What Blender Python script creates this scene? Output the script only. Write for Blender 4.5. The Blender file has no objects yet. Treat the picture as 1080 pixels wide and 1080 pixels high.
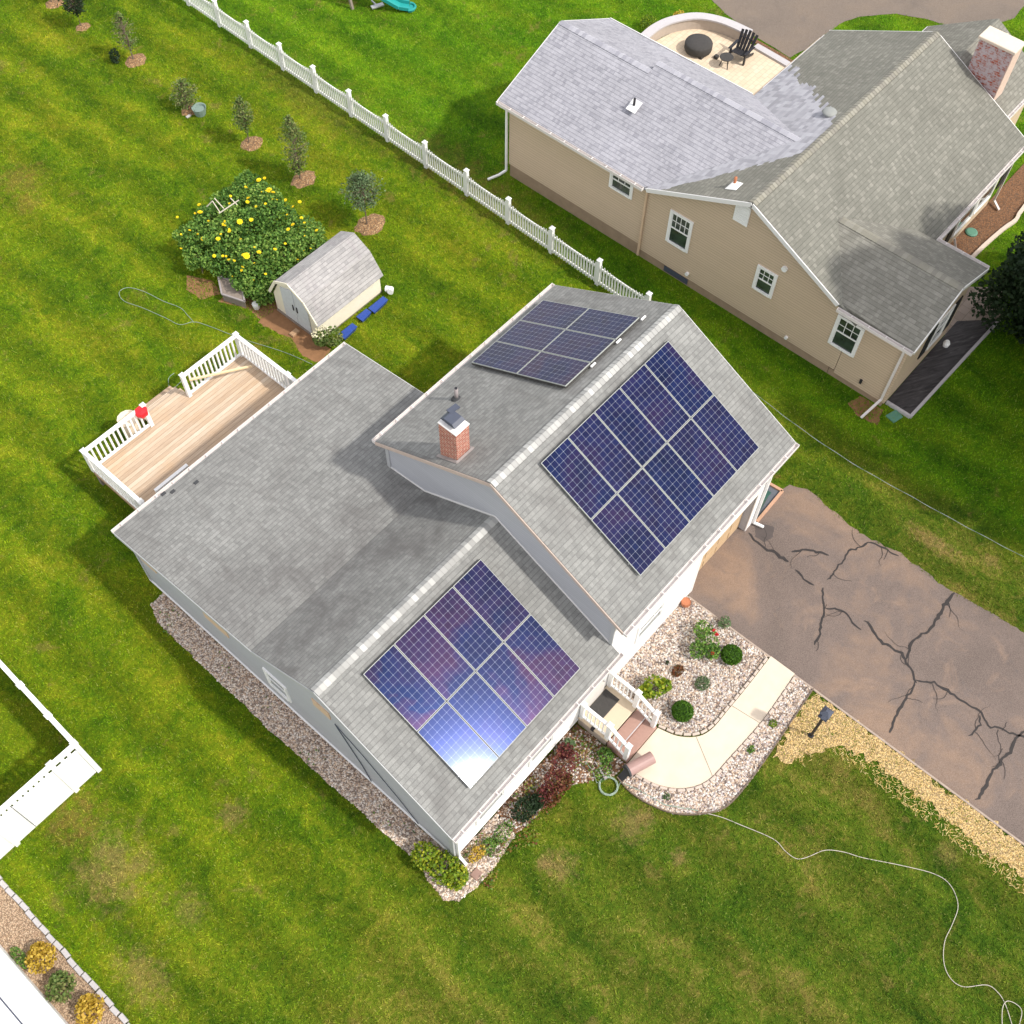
import bpy, bmesh, math, random
from mathutils import Vector, Matrix, noise
R = math.radians
rnd = random.Random(7)
sc = bpy.context.scene
COL = sc.collection

# ------------------------------------------------------------------ camera
CP = Vector((-6.6103, -14.0659, 29.1601))
AZ, PT, RL, FP = R(40.2014), R(31.1210), R(1.2050), 1187.876
_h = Vector((math.cos(AZ), math.sin(AZ), 0)); _d = Vector((0, 0, -1))
CF = _h*math.sin(PT) + _d*math.cos(PT); _u = _h*math.cos(PT) - _d*math.sin(PT); _r = CF.cross(_u)
CR = _r*math.cos(RL) + _u*math.sin(RL); CU = -_r*math.sin(RL) + _u*math.cos(RL)
cd = bpy.data.cameras.new("camera"); cam = bpy.data.objects.new("camera", cd); COL.objects.link(cam)
cam.matrix_world = Matrix(((CR.x, CU.x, -CF.x, CP.x), (CR.y, CU.y, -CF.y, CP.y), (CR.z, CU.z, -CF.z, CP.z), (0, 0, 0, 1)))
cd.sensor_width = 36; cd.lens = FP/1080*36; cd.clip_start = .5; cd.clip_end = 2000
sc.camera = cam

def P(px, py, z=0.0):
    """survey helper: ground position of a photographed point at height z"""
    d = CF + CR*((px-540)/FP) - CU*((py-540)/FP)
    t = (z-CP.z)/d.z
    v = CP + d*t
    return (v.x, v.y)

# ------------------------------------------------------------------ world and sun
w = bpy.data.worlds.new("World"); sc.world = w; w.use_nodes = True
nt = w.node_tree; nt.nodes.clear()
SAZ, SEL = R(-72.0), R(48.0)
sky = nt.nodes.new("ShaderNodeTexSky"); sky.sky_type = 'NISHITA'; sky.sun_disc = False
sky.sun_elevation = SEL; sky.sun_rotation = math.pi/2 - SAZ
sky.air_density = 1.0; sky.dust_density = 2.2; sky.ozone_density = .8
bg = nt.nodes.new("ShaderNodeBackground"); bg.inputs[1].default_value = 0.15
ow = nt.nodes.new("ShaderNodeOutputWorld")
hsv = nt.nodes.new("ShaderNodeHueSaturation"); hsv.inputs['Saturation'].default_value = .72; nt.links.new(sky.outputs[0], hsv.inputs['Color'])
tc = nt.nodes.new("ShaderNodeTexCoord"); cn = nt.nodes.new("ShaderNodeTexNoise"); cn.inputs['Scale'].default_value = 2.6; cn.inputs['Detail'].default_value = 7; cn.inputs['Roughness'].default_value = .6; cn.inputs['Distortion'].default_value = .4
nt.links.new(tc.outputs['Generated'], cn.inputs['Vector'])
mr = nt.nodes.new("ShaderNodeMapRange"); mr.interpolation_type = 'SMOOTHSTEP'; mr.inputs[1].default_value = .40; mr.inputs[2].default_value = .60; mr.inputs[4].default_value = .9; nt.links.new(cn.outputs[0], mr.inputs[0])
mx = nt.nodes.new("ShaderNodeMix"); mx.data_type = 'RGBA'; mx.inputs[7].default_value = (10.5, 10.0, 9.6, 1)
nt.links.new(mr.outputs[0], mx.inputs[0]); nt.links.new(hsv.outputs[0], mx.inputs[6]); nt.links.new(mx.outputs[2], bg.inputs[0]); nt.links.new(bg.outputs[0], ow.inputs[0])
sd = bpy.data.lights.new("sun", 'SUN'); sd.energy = 2.9; sd.angle = R(2.0); sd.color = (1, .95, .87)
so = bpy.data.objects.new("sun", sd); COL.objects.link(so)
sv = Vector((math.cos(SAZ)*math.cos(SEL), math.sin(SAZ)*math.cos(SEL), math.sin(SEL)))
so.rotation_euler = sv.to_track_quat('Z', 'Y').to_euler(); so.location = (0, -30, 40)
sc.view_settings.view_transform = 'Standard'; sc.view_settings.look = 'None'
sc.view_settings.exposure = 0.40; sc.view_settings.gamma = 1

# ------------------------------------------------------------------ node helpers
class NT:
    def __init__(s, name):
        s.m = bpy.data.materials.new(name); s.m.use_nodes = True
        s.t = s.m.node_tree; s.t.nodes.clear()
        s.out = s.t.nodes.new("ShaderNodeOutputMaterial")
        s.b = s.t.nodes.new("ShaderNodeBsdfPrincipled")
        s.t.links.new(s.b.outputs[0], s.out.inputs[0])
    def n(s, typ, **kw):
        o = s.t.nodes.new(typ)
        for k, v in kw.items(): setattr(o, k, v)
        return o
    def l(s, a, b): s.t.links.new(a, b)
    def setin(s, sock, v):
        if v is None: return
        if isinstance(v, bpy.types.NodeSocket): s.l(v, sock)
        elif isinstance(v, tuple) and len(v) == 3 and sock.type == 'RGBA': sock.default_value = (*v, 1)
        else: sock.default_value = v
    def math(s, op, a, b=None, c=None):
        o = s.n("ShaderNodeMath", operation=op)
        for i, v in enumerate((a, b, c)): s.setin(o.inputs[i], v)
        return o.outputs[0]
    def mix(s, f, a, b, blend='MIX'):
        o = s.n("ShaderNodeMix", data_type='RGBA', blend_type=blend)
        s.setin(o.inputs[0], f); s.setin(o.inputs[6], a); s.setin(o.inputs[7], b)
        return o.outputs[2]
    def noise(s, vec, scale, detail=3, rough=.55, dist=0):
        o = s.n("ShaderNodeTexNoise"); s.setin(o.inputs['Vector'], vec)
        o.inputs['Scale'].default_value = scale; o.inputs['Detail'].default_value = detail
        o.inputs['Roughness'].default_value = rough; o.inputs['Distortion'].default_value = dist
        return o.outputs[0]
    def ramp(s, f, stops, interp='LINEAR'):
        o = s.n("ShaderNodeValToRGB"); s.setin(o.inputs[0], f); cr = o.color_ramp; cr.interpolation = interp
        while len(cr.elements) < len(stops): cr.elements.new(.5)
        for e, (p, c) in zip(cr.elements, stops):
            e.position = p; e.color = (*c, 1) if isinstance(c, tuple) else (c, c, c, 1)
        return o.outputs[0]
    def step(s, f, lo, hi):
        o = s.n("ShaderNodeMapRange"); o.clamp = True; o.interpolation_type = 'SMOOTHSTEP'
        s.setin(o.inputs[0], f); o.inputs[1].default_value = lo; o.inputs[2].default_value = hi
        return o.outputs[0]
    def uv(s): return s.n("ShaderNodeTexCoord").outputs['UV']
    def pos(s): return s.n("ShaderNodeNewGeometry").outputs['Position']
    def obj(s): return s.n("ShaderNodeTexCoord").outputs['Object']
    def sep(s, v):
        o = s.n("ShaderNodeSeparateXYZ"); s.l(v, o.inputs[0]); return o.outputs
    def comb(s, x=0., y=0., z=0.):
        o = s.n("ShaderNodeCombineXYZ")
        for i, v in enumerate((x, y, z)): s.setin(o.inputs[i], v)
        return o.outputs[0]
    def scale(s, v, sc_):
        o = s.n("ShaderNodeVectorMath", operation='MULTIPLY'); s.l(v, o.inputs[0]); o.inputs[1].default_value = sc_
        return o.outputs[0]
    def rot(s, v, ang):
        o = s.n("ShaderNodeVectorRotate", rotation_type='Z_AXIS'); s.l(v, o.inputs[0]); o.inputs['Angle'].default_value = ang
        return o.outputs[0]
    def bump(s, h, strength=.3, dist=.02):
        o = s.n("ShaderNodeBump"); s.l(h, o.inputs['Height'])
        o.inputs['Strength'].default_value = strength; o.inputs['Distance'].default_value = dist
        s.l(o.outputs[0], s.b.inputs['Normal'])
    def fin(s, col=None, rough=.8, spec=.3, metal=0.):
        s.setin(s.b.inputs['Base Color'], col); s.setin(s.b.inputs['Roughness'], rough)
        s.b.inputs['Specular IOR Level'].default_value = spec; s.b.inputs['Metallic'].default_value = metal
        return s.m

def simple(name, col, rough=.6, var=.08, sc_=6, bump=.0, spec=.3, metal=0.):
    N = NT(name); p = N.obj()
    n = N.noise(p, sc_, 5, .6)
    f = N.math('MULTIPLY_ADD', n, var*2, 1-var)
    c = N.mix(1., col, N.comb(f, f, f), 'MULTIPLY')
    if bump: N.bump(N.noise(p, sc_*6, 3), bump, .01)
    return N.fin(c, rough, spec, metal)

def shingle(name, cols, tabw=.115, row=.135, pos=(.12, .5, .88), stain=0., stain_col=(.1, .1, .1), big=.26, rough=.93):
    N = NT(name); uv = N.uv(); s = N.sep(uv)
    rowf = N.math('DIVIDE', s[1], row); ri = N.math('FLOOR', rowf); fr = N.math('FRACT', rowf)
    wn = N.n("ShaderNodeTexWhiteNoise", noise_dimensions='1D'); N.l(ri, wn.inputs['W'])
    uo = N.math('ADD', N.math('DIVIDE', s[0], tabw), N.math('MULTIPLY', wn.outputs[0], 7.))
    ui = N.math('FLOOR', uo); uf = N.math('FRACT', uo)
    wn2 = N.n("ShaderNodeTexWhiteNoise", noise_dimensions='2D'); N.l(N.comb(ui, ri), wn2.inputs['Vector'])
    ui2 = N.math('FLOOR', N.math('MULTIPLY', uo, .37))
    wn3 = N.n("ShaderNodeTexWhiteNoise", noise_dimensions='2D'); N.l(N.comb(ui2, ri, 3.), wn3.inputs['Vector'])
    tv = N.math('ADD', N.math('MULTIPLY', wn2.outputs[0], .6), N.math('MULTIPLY', wn3.outputs[0], .4))
    c = N.ramp(tv, [(pos[0], cols[0]), (pos[1], cols[1]), (pos[2], cols[2])])
    g = N.noise(uv, 55, 3, .7)
    c = N.mix(.5, c, N.ramp(g, [(.3, tuple(x*.5 for x in cols[1])), (.7, tuple(min(1, x*1.55) for x in cols[1]))]))
    bn = N.noise(uv, .55, 4, .6, .6)
    f = N.math('MULTIPLY_ADD', bn, big*2, 1-big)
    c = N.mix(1., c, N.comb(f, f, f), 'MULTIPLY')
    if stain:
        sn = N.step(N.noise(N.scale(uv, (1.6, .35, 1)), 1.1, 5, .65, .8), .5, .72)
        c = N.mix(N.math('MULTIPLY', sn, stain), c, stain_col)
    edge = N.math('LESS_THAN', fr, .16)
    c = N.mix(N.math('MULTIPLY', edge, .34), c, tuple(x*.35 for x in cols[0]))
    seam = N.math('MULTIPLY', N.math('LESS_THAN', uf, .07), .10)
    c = N.mix(seam, c, tuple(x*.4 for x in cols[0]))
    hh = N.math('ADD', N.math('SUBTRACT', 1., fr), N.math('ADD', N.math('MULTIPLY', wn2.outputs[0], .7), N.math('MULTIPLY', g, .35)))
    N.bump(hh, .8, .012)
    return N.fin(c, rough, .2)

def siding(name, col, pitch=.105, line=.45, var=.05, rough=.5):
    N = NT(name); g = N.pos(); s = N.sep(g)
    q = N.math('DIVIDE', s[2], pitch); fr = N.math('FRACT', q); ri = N.math('FLOOR', q)
    wn = N.n("ShaderNodeTexWhiteNoise", noise_dimensions='1D'); N.l(ri, wn.inputs['W'])
    f = N.math('ADD', N.math('MULTIPLY', wn.outputs[0], var), N.math('MULTIPLY_ADD', N.noise(g, 1.3, 4), .1, .93-var/2))
    c = N.mix(1., col, N.comb(f, f, f), 'MULTIPLY')
    c = N.mix(N.math('MULTIPLY', N.math('LESS_THAN', fr, .13), line), c, tuple(x*.35 for x in col))
    N.bump(N.math('SUBTRACT', 1., fr), .55, .02)
    return N.fin(c, rough, .3)

# ------------------------------------------------------------------ materials
M = {}
M['white'] = simple('white_vinyl', (.82, .82, .81), .45, .09, 3)
M['trim'] = simple('white_trim', (.74, .73, .72), .5, .06, 5)
M['gutter'] = simple('gutter_white', (.68, .64, .62), .45, .12, 9)
M['grey_trim'] = simple('grey_trim', (.42, .43, .44), .5, .05, 5)
M['siding_grey'] = siding('grey_siding', (.47, .49, .54), line=.22)
M['siding_sunlit'] = siding('sunlit_siding_copy', (.80, .79, .78), line=.2)  # brighter copy of the house siding, sunlight put into the colour
M['siding_tan'] = siding('tan_siding', (.57, .445, .32), line=.62)
M['roof'] = shingle('grey_shingles', [(.150, .151, .147), (.218, .220, .212), (.290, .292, .280)], tabw=.10, row=.125, stain=.5, stain_col=(.15, .145, .14))
def add_stain(m):
    t = m.node_tree; b = [n for n in t.nodes if n.type == 'BSDF_PRINCIPLED'][0]; src = b.inputs['Base Color'].links[0].from_socket
    class Q(NT):
        def __init__(s): s.m = m; s.t = t; s.b = b
    N = Q(); g = N.pos(); s = N.sep(g)
    yy = N.math('ADD', s[1], N.math('MULTIPLY', N.math('SUBTRACT', N.noise(g, .8, 4, .6), .5), 2.6))
    band = N.math('MULTIPLY', N.step(yy, -4.2, -3.2), N.math('SUBTRACT', 1., N.step(yy, -1.4, 1.6)))
    sp = N.step(N.noise(N.comb(s[0], s[1], 5.), .9, 6, .7, .6), .36, .66)
    lim = N.math('LESS_THAN', s[0], 4.17)
    k = N.math('MULTIPLY', N.math('MULTIPLY', band, lim), N.math('MULTIPLY_ADD', sp, .62, .10))
    st2 = N.math('MULTIPLY', N.step(N.noise(N.comb(s[0], s[1], 11.), .45, 5, .6, .4), .50, .68), .22)
    c = N.mix(N.math('MAXIMUM', k, st2), src, (.115, .11, .108)); N.l(c, b.inputs['Base Color'])
add_stain(M['roof'])
M['cap'] = shingle('ridge_shingles', [(.30, .305, .30), (.40, .40, .39), (.52, .52, .51)], tabw=.19, row=3.)
M['roof_tan'] = shingle('weathered_tan_shingles', [(.155, .15, .13), (.20, .195, .168), (.30, .29, .255)], stain=.2, stain_col=(.17, .16, .14))
M['roof_lav'] = shingle('new_pale_shingles', [(.19, .19, .22), (.30, .30, .332), (.38, .378, .415)], tabw=.10, pos=(.1, .4, .85))
M['roof_shed'] = shingle('faded_shed_shingles', [(.23, .225, .228), (.34, .33, .325), (.42, .405, .40)], tabw=.14, row=.125, stain=.5, stain_col=(.33, .30, .31))
M['shed_wall'] = simple('cream_shed_board', (.80, .74, .60), .7, .08, 4)
M['shed_door'] = simple('faded_grey_door_boards', (.55, .57, .60), .7, .2, 9)
M['metal'] = simple('galvanised_metal', (.55, .55, .55), .4, .1, 5, metal=.6)
M['black'] = simple('black_metal', (.025, .025, .03), .5, .2, 8)
M['dark'] = simple('dark_rubber', (.05, .052, .056), .8, .15, 20, .2)
M['slate'] = simple('slate_metal_cap', (.07, .08, .11), .45, .15, 10)
M['pipe'] = simple('grey_pipe', (.30, .27, .27), .6, .2, 10)
M['red'] = simple('red_plastic', (.72, .02, .03), .45, .12, 8)
M['blue'] = simple('blue_glazed_plastic', (.03, .07, .30), .35, .35, 25)
M['teal'] = simple('teal_slide_plastic', (.02, .28, .27), .4, .08, 5)
M['green_lid'] = simple('dull_green_lid', (.10, .24, .17), .6, .12, 12)
M['green_bin'] = simple('dark_green_bin', (.03, .09, .07), .5, .15, 12)
M['brown_metal'] = simple('mauve_brown_metal', (.34, .22, .20), .45, .12, 6)
M['copper'] = simple('terracotta', (.42, .16, .08), .8, .3, 20)
M['shutter'] = simple('black_shutter', (.02, .02, .025), .5, .1, 20)
M['hose'] = simple('pale_green_hose', (.26, .33, .27), .5, .1, 10)
M['cord'] = simple('white_cable', (.50, .46, .40), .5, .15, 10)
M['cord_grey'] = simple('grey_lavender_cable', (.42, .38, .44), .5, .15, 10)
M['wire'] = simple('utility_wire', (.16, .20, .22), .5, .3, 3)
M['wire_white'] = simple('bright_wire_strand', (.45, .46, .45), .4, .1, 3)
M['soil'] = simple('bare_soil', (.24, .125, .06), .95, .35, 5, .6)
M['bark'] = simple('bark', (.16, .12, .09), .95, .3, 18, .6)
M['stake'] = simple('bleached_stake', (.55, .50, .42), .8, .15, 12)
M['weathered'] = simple('weathered_planter_wood', (.24, .20, .17), .9, .3, 9, .3)
M['concrete_step'] = simple('cream_landing', (.56, .46, .34), .85, .08, 4, .1)
M['paver_brown'] = simple('brown_brick_step', (.36, .225, .185), .85, .15, 14, .2)
M['stoop_side'] = simple('stoop_masonry', (.42, .36, .31), .9, .15, 8, .3)
M['stone'] = simple('cut_stone', (.42, .40, .41), .9, .2, 12, .4)
M['stone_pale'] = simple('pale_cap_stone', (.46, .44, .45), .85, .12, 8, .2)
M['cover'] = simple('dark_fabric_cover', (.055, .052, .05), .9, .25, 12, .5)
M['foundation'] = simple('stained_foundation', (.33, .24, .165), .95, .3, 3, .4)
M['beige_panel'] = simple('beige_board', (.60, .44, .30), .7, .15, 8)
M['garage'] = simple('tan_garage_panel', (.50, .36, .22), .6, .12, 6)

def m_glass():
    N = NT('window_glass')
    n = N.noise(N.pos(), 2.2, 3, .6)
    c = N.ramp(n, [(.3, (.015, .02, .02)), (.7, (.05, .075, .06))])
    N.fin(c, .08, .8); return N.m
M['glass'] = m_glass()

def m_cell():
    N = NT('solar_cells'); uv = N.uv(); s = N.sep(uv)
    fx, fy = N.math('FRACT', s[0]), N.math('FRACT', s[1])
    ex = N.math('ABSOLUTE', N.math('SUBTRACT', fx, .5)); ey = N.math('ABSOLUTE', N.math('SUBTRACT', fy, .5))
    line = N.math('GREATER_THAN', N.math('MAXIMUM', ex, ey), .480)
    dia = N.math('GREATER_THAN', N.math('ADD', ex, ey), .90)
    oi = N.n("ShaderNodeObjectInfo")
    wn = N.n("ShaderNodeTexWhiteNoise", noise_dimensions='3D')
    N.l(N.comb(N.math('FLOOR', s[0]), N.math('FLOOR', s[1]), N.math('MULTIPLY', oi.outputs['Random'], 91.)), wn.inputs['Vector'])
    base = N.ramp(wn.outputs[0], [(.0, (.003, .005, .018)), (.35, (.004, .009, .042)), (.65, (.010, .008, .030)), (1., (.006, .013, .055))])
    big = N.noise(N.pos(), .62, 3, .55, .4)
    tint = N.ramp(big, [(.38, (.003, .007, .035)), (.5, (.005, .013, .066)), (.6, (.026, .014, .055)), (.68, (.010, .012, .04))])  # violet patches paint cloud reflections into the cell colour
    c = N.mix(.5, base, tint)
    bus = N.math('LESS_THAN', N.math('ABSOLUTE', N.math('SUBTRACT', N.math('FRACT', N.math('MULTIPLY', s[0], 4.)), .5)), .04)
    c = N.mix(N.math('MULTIPLY', bus, .12), c, (.2, .22, .28))
    c = N.mix(N.math('MAXIMUM', line, dia), c, (.19, .21, .27))
    N.fin(c, .17, .11)
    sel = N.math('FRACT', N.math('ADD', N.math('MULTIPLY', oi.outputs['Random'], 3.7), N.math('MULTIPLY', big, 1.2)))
    N.l(N.ramp(sel, [(.0, (.22, .34, 1.)), (.60, (.26, .34, 1.)), (.78, (.80, .38, .80)), (1., (.36, .34, .95))]), N.b.inputs['Specular Tint'])  # random violet tint per panel imitates uneven sky reflections
    N.b.inputs['Coat Weight'].default_value = .4; N.b.inputs['Coat Roughness'].default_value = .055; N.b.inputs['Coat IOR'].default_value = 1.27
    return N.m
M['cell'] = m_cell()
M['frame'] = simple('anodised_frame', (.36, .38, .36), .45, .05, 5)

def brick_mat(name, c1, c2, mort, scale=1., white=0.):
    N = NT(name); uv = N.uv()
    b = N.n("ShaderNodeTexBrick"); N.l(uv, b.inputs['Vector'])
    b.inputs['Scale'].default_value = scale; b.inputs['Brick Width'].default_value = .21; b.inputs['Row Height'].default_value = .085
    b.inputs['Mortar Size'].default_value = .012; b.inputs['Color1'].default_value = (*c1, 1); b.inputs['Color2'].default_value = (*c2, 1)
    b.inputs['Mortar'].default_value = (*mort, 1)
    c = b.outputs[0]
    n = N.noise(uv, 7, 4, .6)
    c = N.mix(.3, c, N.ramp(n, [(.3, tuple(x*.5 for x in c1)), (.7, tuple(min(1, x*1.5) for x in c2))]))
    if white:
        wv = N.step(N.noise(uv, 5.5, 4, .75), .40, .56)
        c = N.mix(N.math('MULTIPLY', wv, white), c, (.50, .45, .47))
    N.bump(b.outputs[1], -.5, .01)
    return N.fin(c, .9, .2)
M['brick'] = brick_mat('red_brick', (.32, .085, .06), (.46, .19, .13), (.50, .42, .36))
M['brick_white'] = brick_mat('efflorescent_brick', (.30, .06, .04), (.40, .12, .08), (.45, .40, .38), white=.85)

def m_paver(name, c1, c2, mort, bw=.25, rh=.25):
    N = NT(name); g = N.pos()
    b = N.n("ShaderNodeTexBrick"); N.l(g, b.inputs['Vector'])
    b.inputs['Scale'].default_value = 1; b.inputs['Brick Width'].default_value = bw; b.inputs['Row Height'].default_value = rh
    b.inputs['Mortar Size'].default_value = .008; b.inputs['Color1'].default_value = (*c1, 1); b.inputs['Color2'].default_value = (*c2, 1)
    b.inputs['Mortar'].default_value = (*mort, 1)
    c = N.mix(.25, b.outputs[0], N.ramp(N.noise(g, 3, 4), [(.3, tuple(x*.7 for x in c1)), (.7, c2)]))
    return N.fin(c, .9, .2)
M['paver'] = m_paver('cream_pavers', (.62, .50, .36), (.70, .58, .44), (.42, .34, .26), .3, .2)
M['paver_pink'] = m_paver('pink_grey_pavers', (.30, .24, .20), (.40, .33, .28), (.20, .17, .14), .35, .35)

def m_deck():
    N = NT('deck_boards'); g = N.pos(); s = N.sep(g)
    q = N.math('DIVIDE', s[1], .14); ri = N.math('FLOOR', q); fr = N.math('FRACT', q)
    wn = N.n("ShaderNodeTexWhiteNoise", noise_dimensions='1D'); N.l(ri, wn.inputs['W'])
    gr = N.noise(N.scale(g, (1.2, 14, 1)), 2.2, 4, .6)
    t = N.math('ADD', N.math('MULTIPLY', wn.outputs[0], .45), N.math('MULTIPLY', gr, .55))
    c = N.ramp(t, [(.2, (.36, .26, .18)), (.45, (.50, .385, .28)), (.7, (.60, .495, .385)), (.9, (.72, .635, .54))])
    pn = N.step(N.noise(g, .9, 4, .6), .45, .7)
    c = N.mix(N.math('MULTIPLY', pn, .4), c, (.50, .33, .19))
    c = N.mix(N.math('MULTIPLY', N.math('LESS_THAN', fr, .07), .65), c, (.12, .07, .04))
    N.bump(N.math('GREATER_THAN', fr, .08), .5, .01)
    return N.fin(c, .75, .25)
M['deck'] = m_deck()

def m_grass(nm='lawn', blades=False):
    N = NT(nm); g = N.pos(); s = N.sep(g)
    a = N.noise(N.scale(N.rot(g, 0.), (1.5, .6, 1)), .42, 6, .62, .5)        # broad patches
    b = N.noise(g, 1.9, 7, .74, .9)       # clumps
    f = N.noise(g, 9., 4, .7)             # tufts
    ff = N.noise(g, 36., 3, .75)          # blades
    t = N.math('ADD', N.math('ADD', N.math('MULTIPLY', a, .36), N.math('MULTIPLY', b, .36)), N.math('ADD', N.math('MULTIPLY', f, .20), N.math('MULTIPLY', ff, .08)))
    green = N.ramp(t, [(.38, (.040, .100, .003)), (.45, (.088, .172, .004)), (.52, (.160, .232, .006)), (.61, (.285, .295, .016))])
    vivid = N.ramp(t, [(.38, (.032, .100, .002)), (.45, (.070, .185, .004)), (.53, (.130, .260, .006)), (.63, (.225, .320, .012))])
    brownish = N.ramp(t, [(.38, (.024, .066, .004)), (.45, (.056, .112, .007)), (.52, (.108, .146, .014)), (.60, (.235, .190, .050))])
    dx = N.math('ADD', s[0], N.math('MULTIPLY', N.math('SUBTRACT', a, .5), 3.))
    # the neighbour's greener lawn beyond the fence line / the drier front lawn
    nb = N.step(dx, 15.2, 16.6)
    yy = N.math('ADD', s[1], N.math('MULTIPLY', N.math('SUBTRACT', b, .5), 5.))
    fr = N.math('MULTIPLY', N.math('SUBTRACT', 1., N.step(yy, -14., -2.)), .85)
    c = N.mix(N.math('MULTIPLY', nb, .9), green, vivid)
    c = N.mix(N.math('MULTIPLY', fr, N.math('SUBTRACT', 1., nb)), c, brownish)
    # mowing stripes
    sx = N.math('ADD', s[0], N.math('MULTIPLY', N.noise(g, .5, 2), 1.1))
    st = N.math('SINE', N.math('MULTIPLY', sx, 3.4))
    sf = N.math('MULTIPLY_ADD', st, .13, 1.)
    c = N.mix(1., c, N.comb(sf, sf, sf), 'MULTIPLY')
    # clover / yellow green weeds
    wv = N.step(N.noise(g, 2.4, 6, .75, .8), .56, .66)
    c = N.mix(N.math('MULTIPLY', wv, .5), c, (.125, .205, .010))
    # thin, straw coloured spots
    dn = N.noise(N.comb(s[0], s[1], 7.), 1.25, 6, .68, .3)
    lim = N.noise(N.comb(s[0], s[1], 31.), .22, 2)
    dry = N.step(N.math('ADD', dn, N.math('MULTIPLY', lim, .35)), .78, .88)
    c = N.mix(N.math('MULTIPLY', dry, .45), c, (.27, .20, .06))
    def patch(x, y, r, colr, k=.85, stretch=1.):
        nonlocal c
        vx = N.math('SUBTRACT', s[0], x); vy = N.math('MULTIPLY', N.math('SUBTRACT', s[1], y), stretch)
        d = N.math('SQRT', N.math('ADD', N.math('MULTIPLY', vx, vx), N.math('MULTIPLY', vy, vy)))
        d = N.math('ADD', d, N.math('MULTIPLY', N.math('SUBTRACT', N.noise(g, 2.4/max(r,.4), 6, .75), .5), r*4.2))
        m = N.math('SUBTRACT', 1., N.step(d, r*.0, r*1.25))
        m = N.math('MULTIPLY', m, N.math('MULTIPLY_ADD', f, 1.2, .25))
        c = N.mix(N.math('MULTIPLY', m, k), c, colr)
    straw = (.36, .235, .10); rust = (.26, .14, .05)
    for (px, py, r, cc, k, sg) in PATCHES: 
        x, y = P(px, py); patch(x, y, r, {'s': straw, 'r': rust}[cc], k*.8, sg)
    v = N.math('ADD', N.math('MULTIPLY_ADD', N.noise(g, 44., 3, .8), 1.5, .0), N.math('MULTIPLY_ADD', N.noise(g, 14., 4, .7), .9, -.2))
    if blades:
        at = N.n("ShaderNodeAttribute", attribute_name='tint').outputs['Fac']; k_ = N.math('MULTIPLY_ADD', at, 1.35, .62)
        c = N.mix(1., c, N.comb(k_, k_, N.math('MULTIPLY', k_, 1.)), 'MULTIPLY')
        c = N.mix(N.math('MULTIPLY', N.math('GREATER_THAN', at, .93), .5), c, (.34, .30, .10))
        N.fin(c, .8, .15); tr = N.n("ShaderNodeBsdfTranslucent"); N.l(c, tr.inputs[0]); mx = N.n("ShaderNodeMixShader"); mx.inputs[0].default_value = .35
        N.l(N.b.outputs[0], mx.inputs[1]); N.l(tr.outputs[0], mx.inputs[2]); N.l(mx.outputs[0], N.out.inputs[0]); return N.m
    v = N.math('MULTIPLY', v, .8)
    c = N.mix(1., c, N.comb(v, v, v), 'MULTIPLY')
    N.bump(N.math('ADD', N.math('MULTIPLY', f, .6), N.math('MULTIPLY', ff, .7)), 1., .05)
    return N.fin(c, .9, .12)
PATCHES = [(120, 915, 1.1, 's', .8, 1), (80, 865, .8, 'r', .8, 1), (150, 1030, .6, 's', .7, .6), (245, 860, .45, 's', .7, 1), (20, 190, 1.0, 'r', .7, 1),
           (30, 215, .6, 'r', .6, 1), (590, 915, .5, 's', .8, 1), (665, 870, .55, 's', .7, 1), (680, 862, .3, 's', .8, 1), (985, 572, .35, 's', .9, .35),
           (1045, 592, .3, 's', .7, 1), (870, 575, .3, 's', .6, 1), (820, 503, .12, 'r', .9, 1), (470, 175, 1.2, 'r', .5, .35), (540, 225, 1.2, 'r', .4, .35), (330, 100, 1.4, 'r', .35, .3),
           (575, 910, .25, 's', .9, 1), (1000, 900, .4, 's', .5, 1), (715, 905, .25, 's', .8, 1), (200, 960, .5, 's', .5, 1)]
M['grass'] = m_grass()

def m_asphalt(name, base, warm, k=.7):
    N = NT(name); g = N.pos()
    n1 = N.noise(g, .42, 5, .6, .5); n2 = N.noise(g, 2.3, 5, .65); n3 = N.noise(g, 60, 2, .7)
    c = N.ramp(n1, [(.34, tuple(x*.78 for x in base)), (.5, base), (.66, warm)])
    c = N.mix(N.math('MULTIPLY', N.step(n2, .50, .72), .35*k), c, tuple(x*.6 for x in base))
    c = N.mix(N.math('MULTIPLY', N.step(N.noise(g, .8, 5, .65, 1.), .55, .75), .75*k), c, tuple(min(1, x*1.35) for x in warm))
    c = N.mix(.36, c, N.ramp(n3, [(.3, (.02, .02, .02)), (.7, (.36, .31, .28))]))
    c = N.mix(N.math('MULTIPLY', N.step(N.noise(g, 1.3, 6, .7, .5), .58, .70), .4*k), c, (.085, .085, .095))
    N.bump(n3, .35, .01)
    return N.fin(c, .9, .25)
M['asphalt'] = m_asphalt('worn_driveway_asphalt', (.155, .112, .094), (.270, .172, .112))
M['asphalt_n'] = m_asphalt('grey_driveway_asphalt', (.16, .125, .095), (.185, .14, .10), .4)
M['tar'] = simple('crack_sealer', (.036, .031, .030), .7, .35, 6, .1)
M['concrete'] = simple('walk_concrete', (.62, .53, .425), .85, .16, 2.2, .08)
M['joint'] = simple('dark_walk_joint', (.22, .19, .15), .9, .2, 8)  # plain dark colour for the joint lines of the walk

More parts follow.
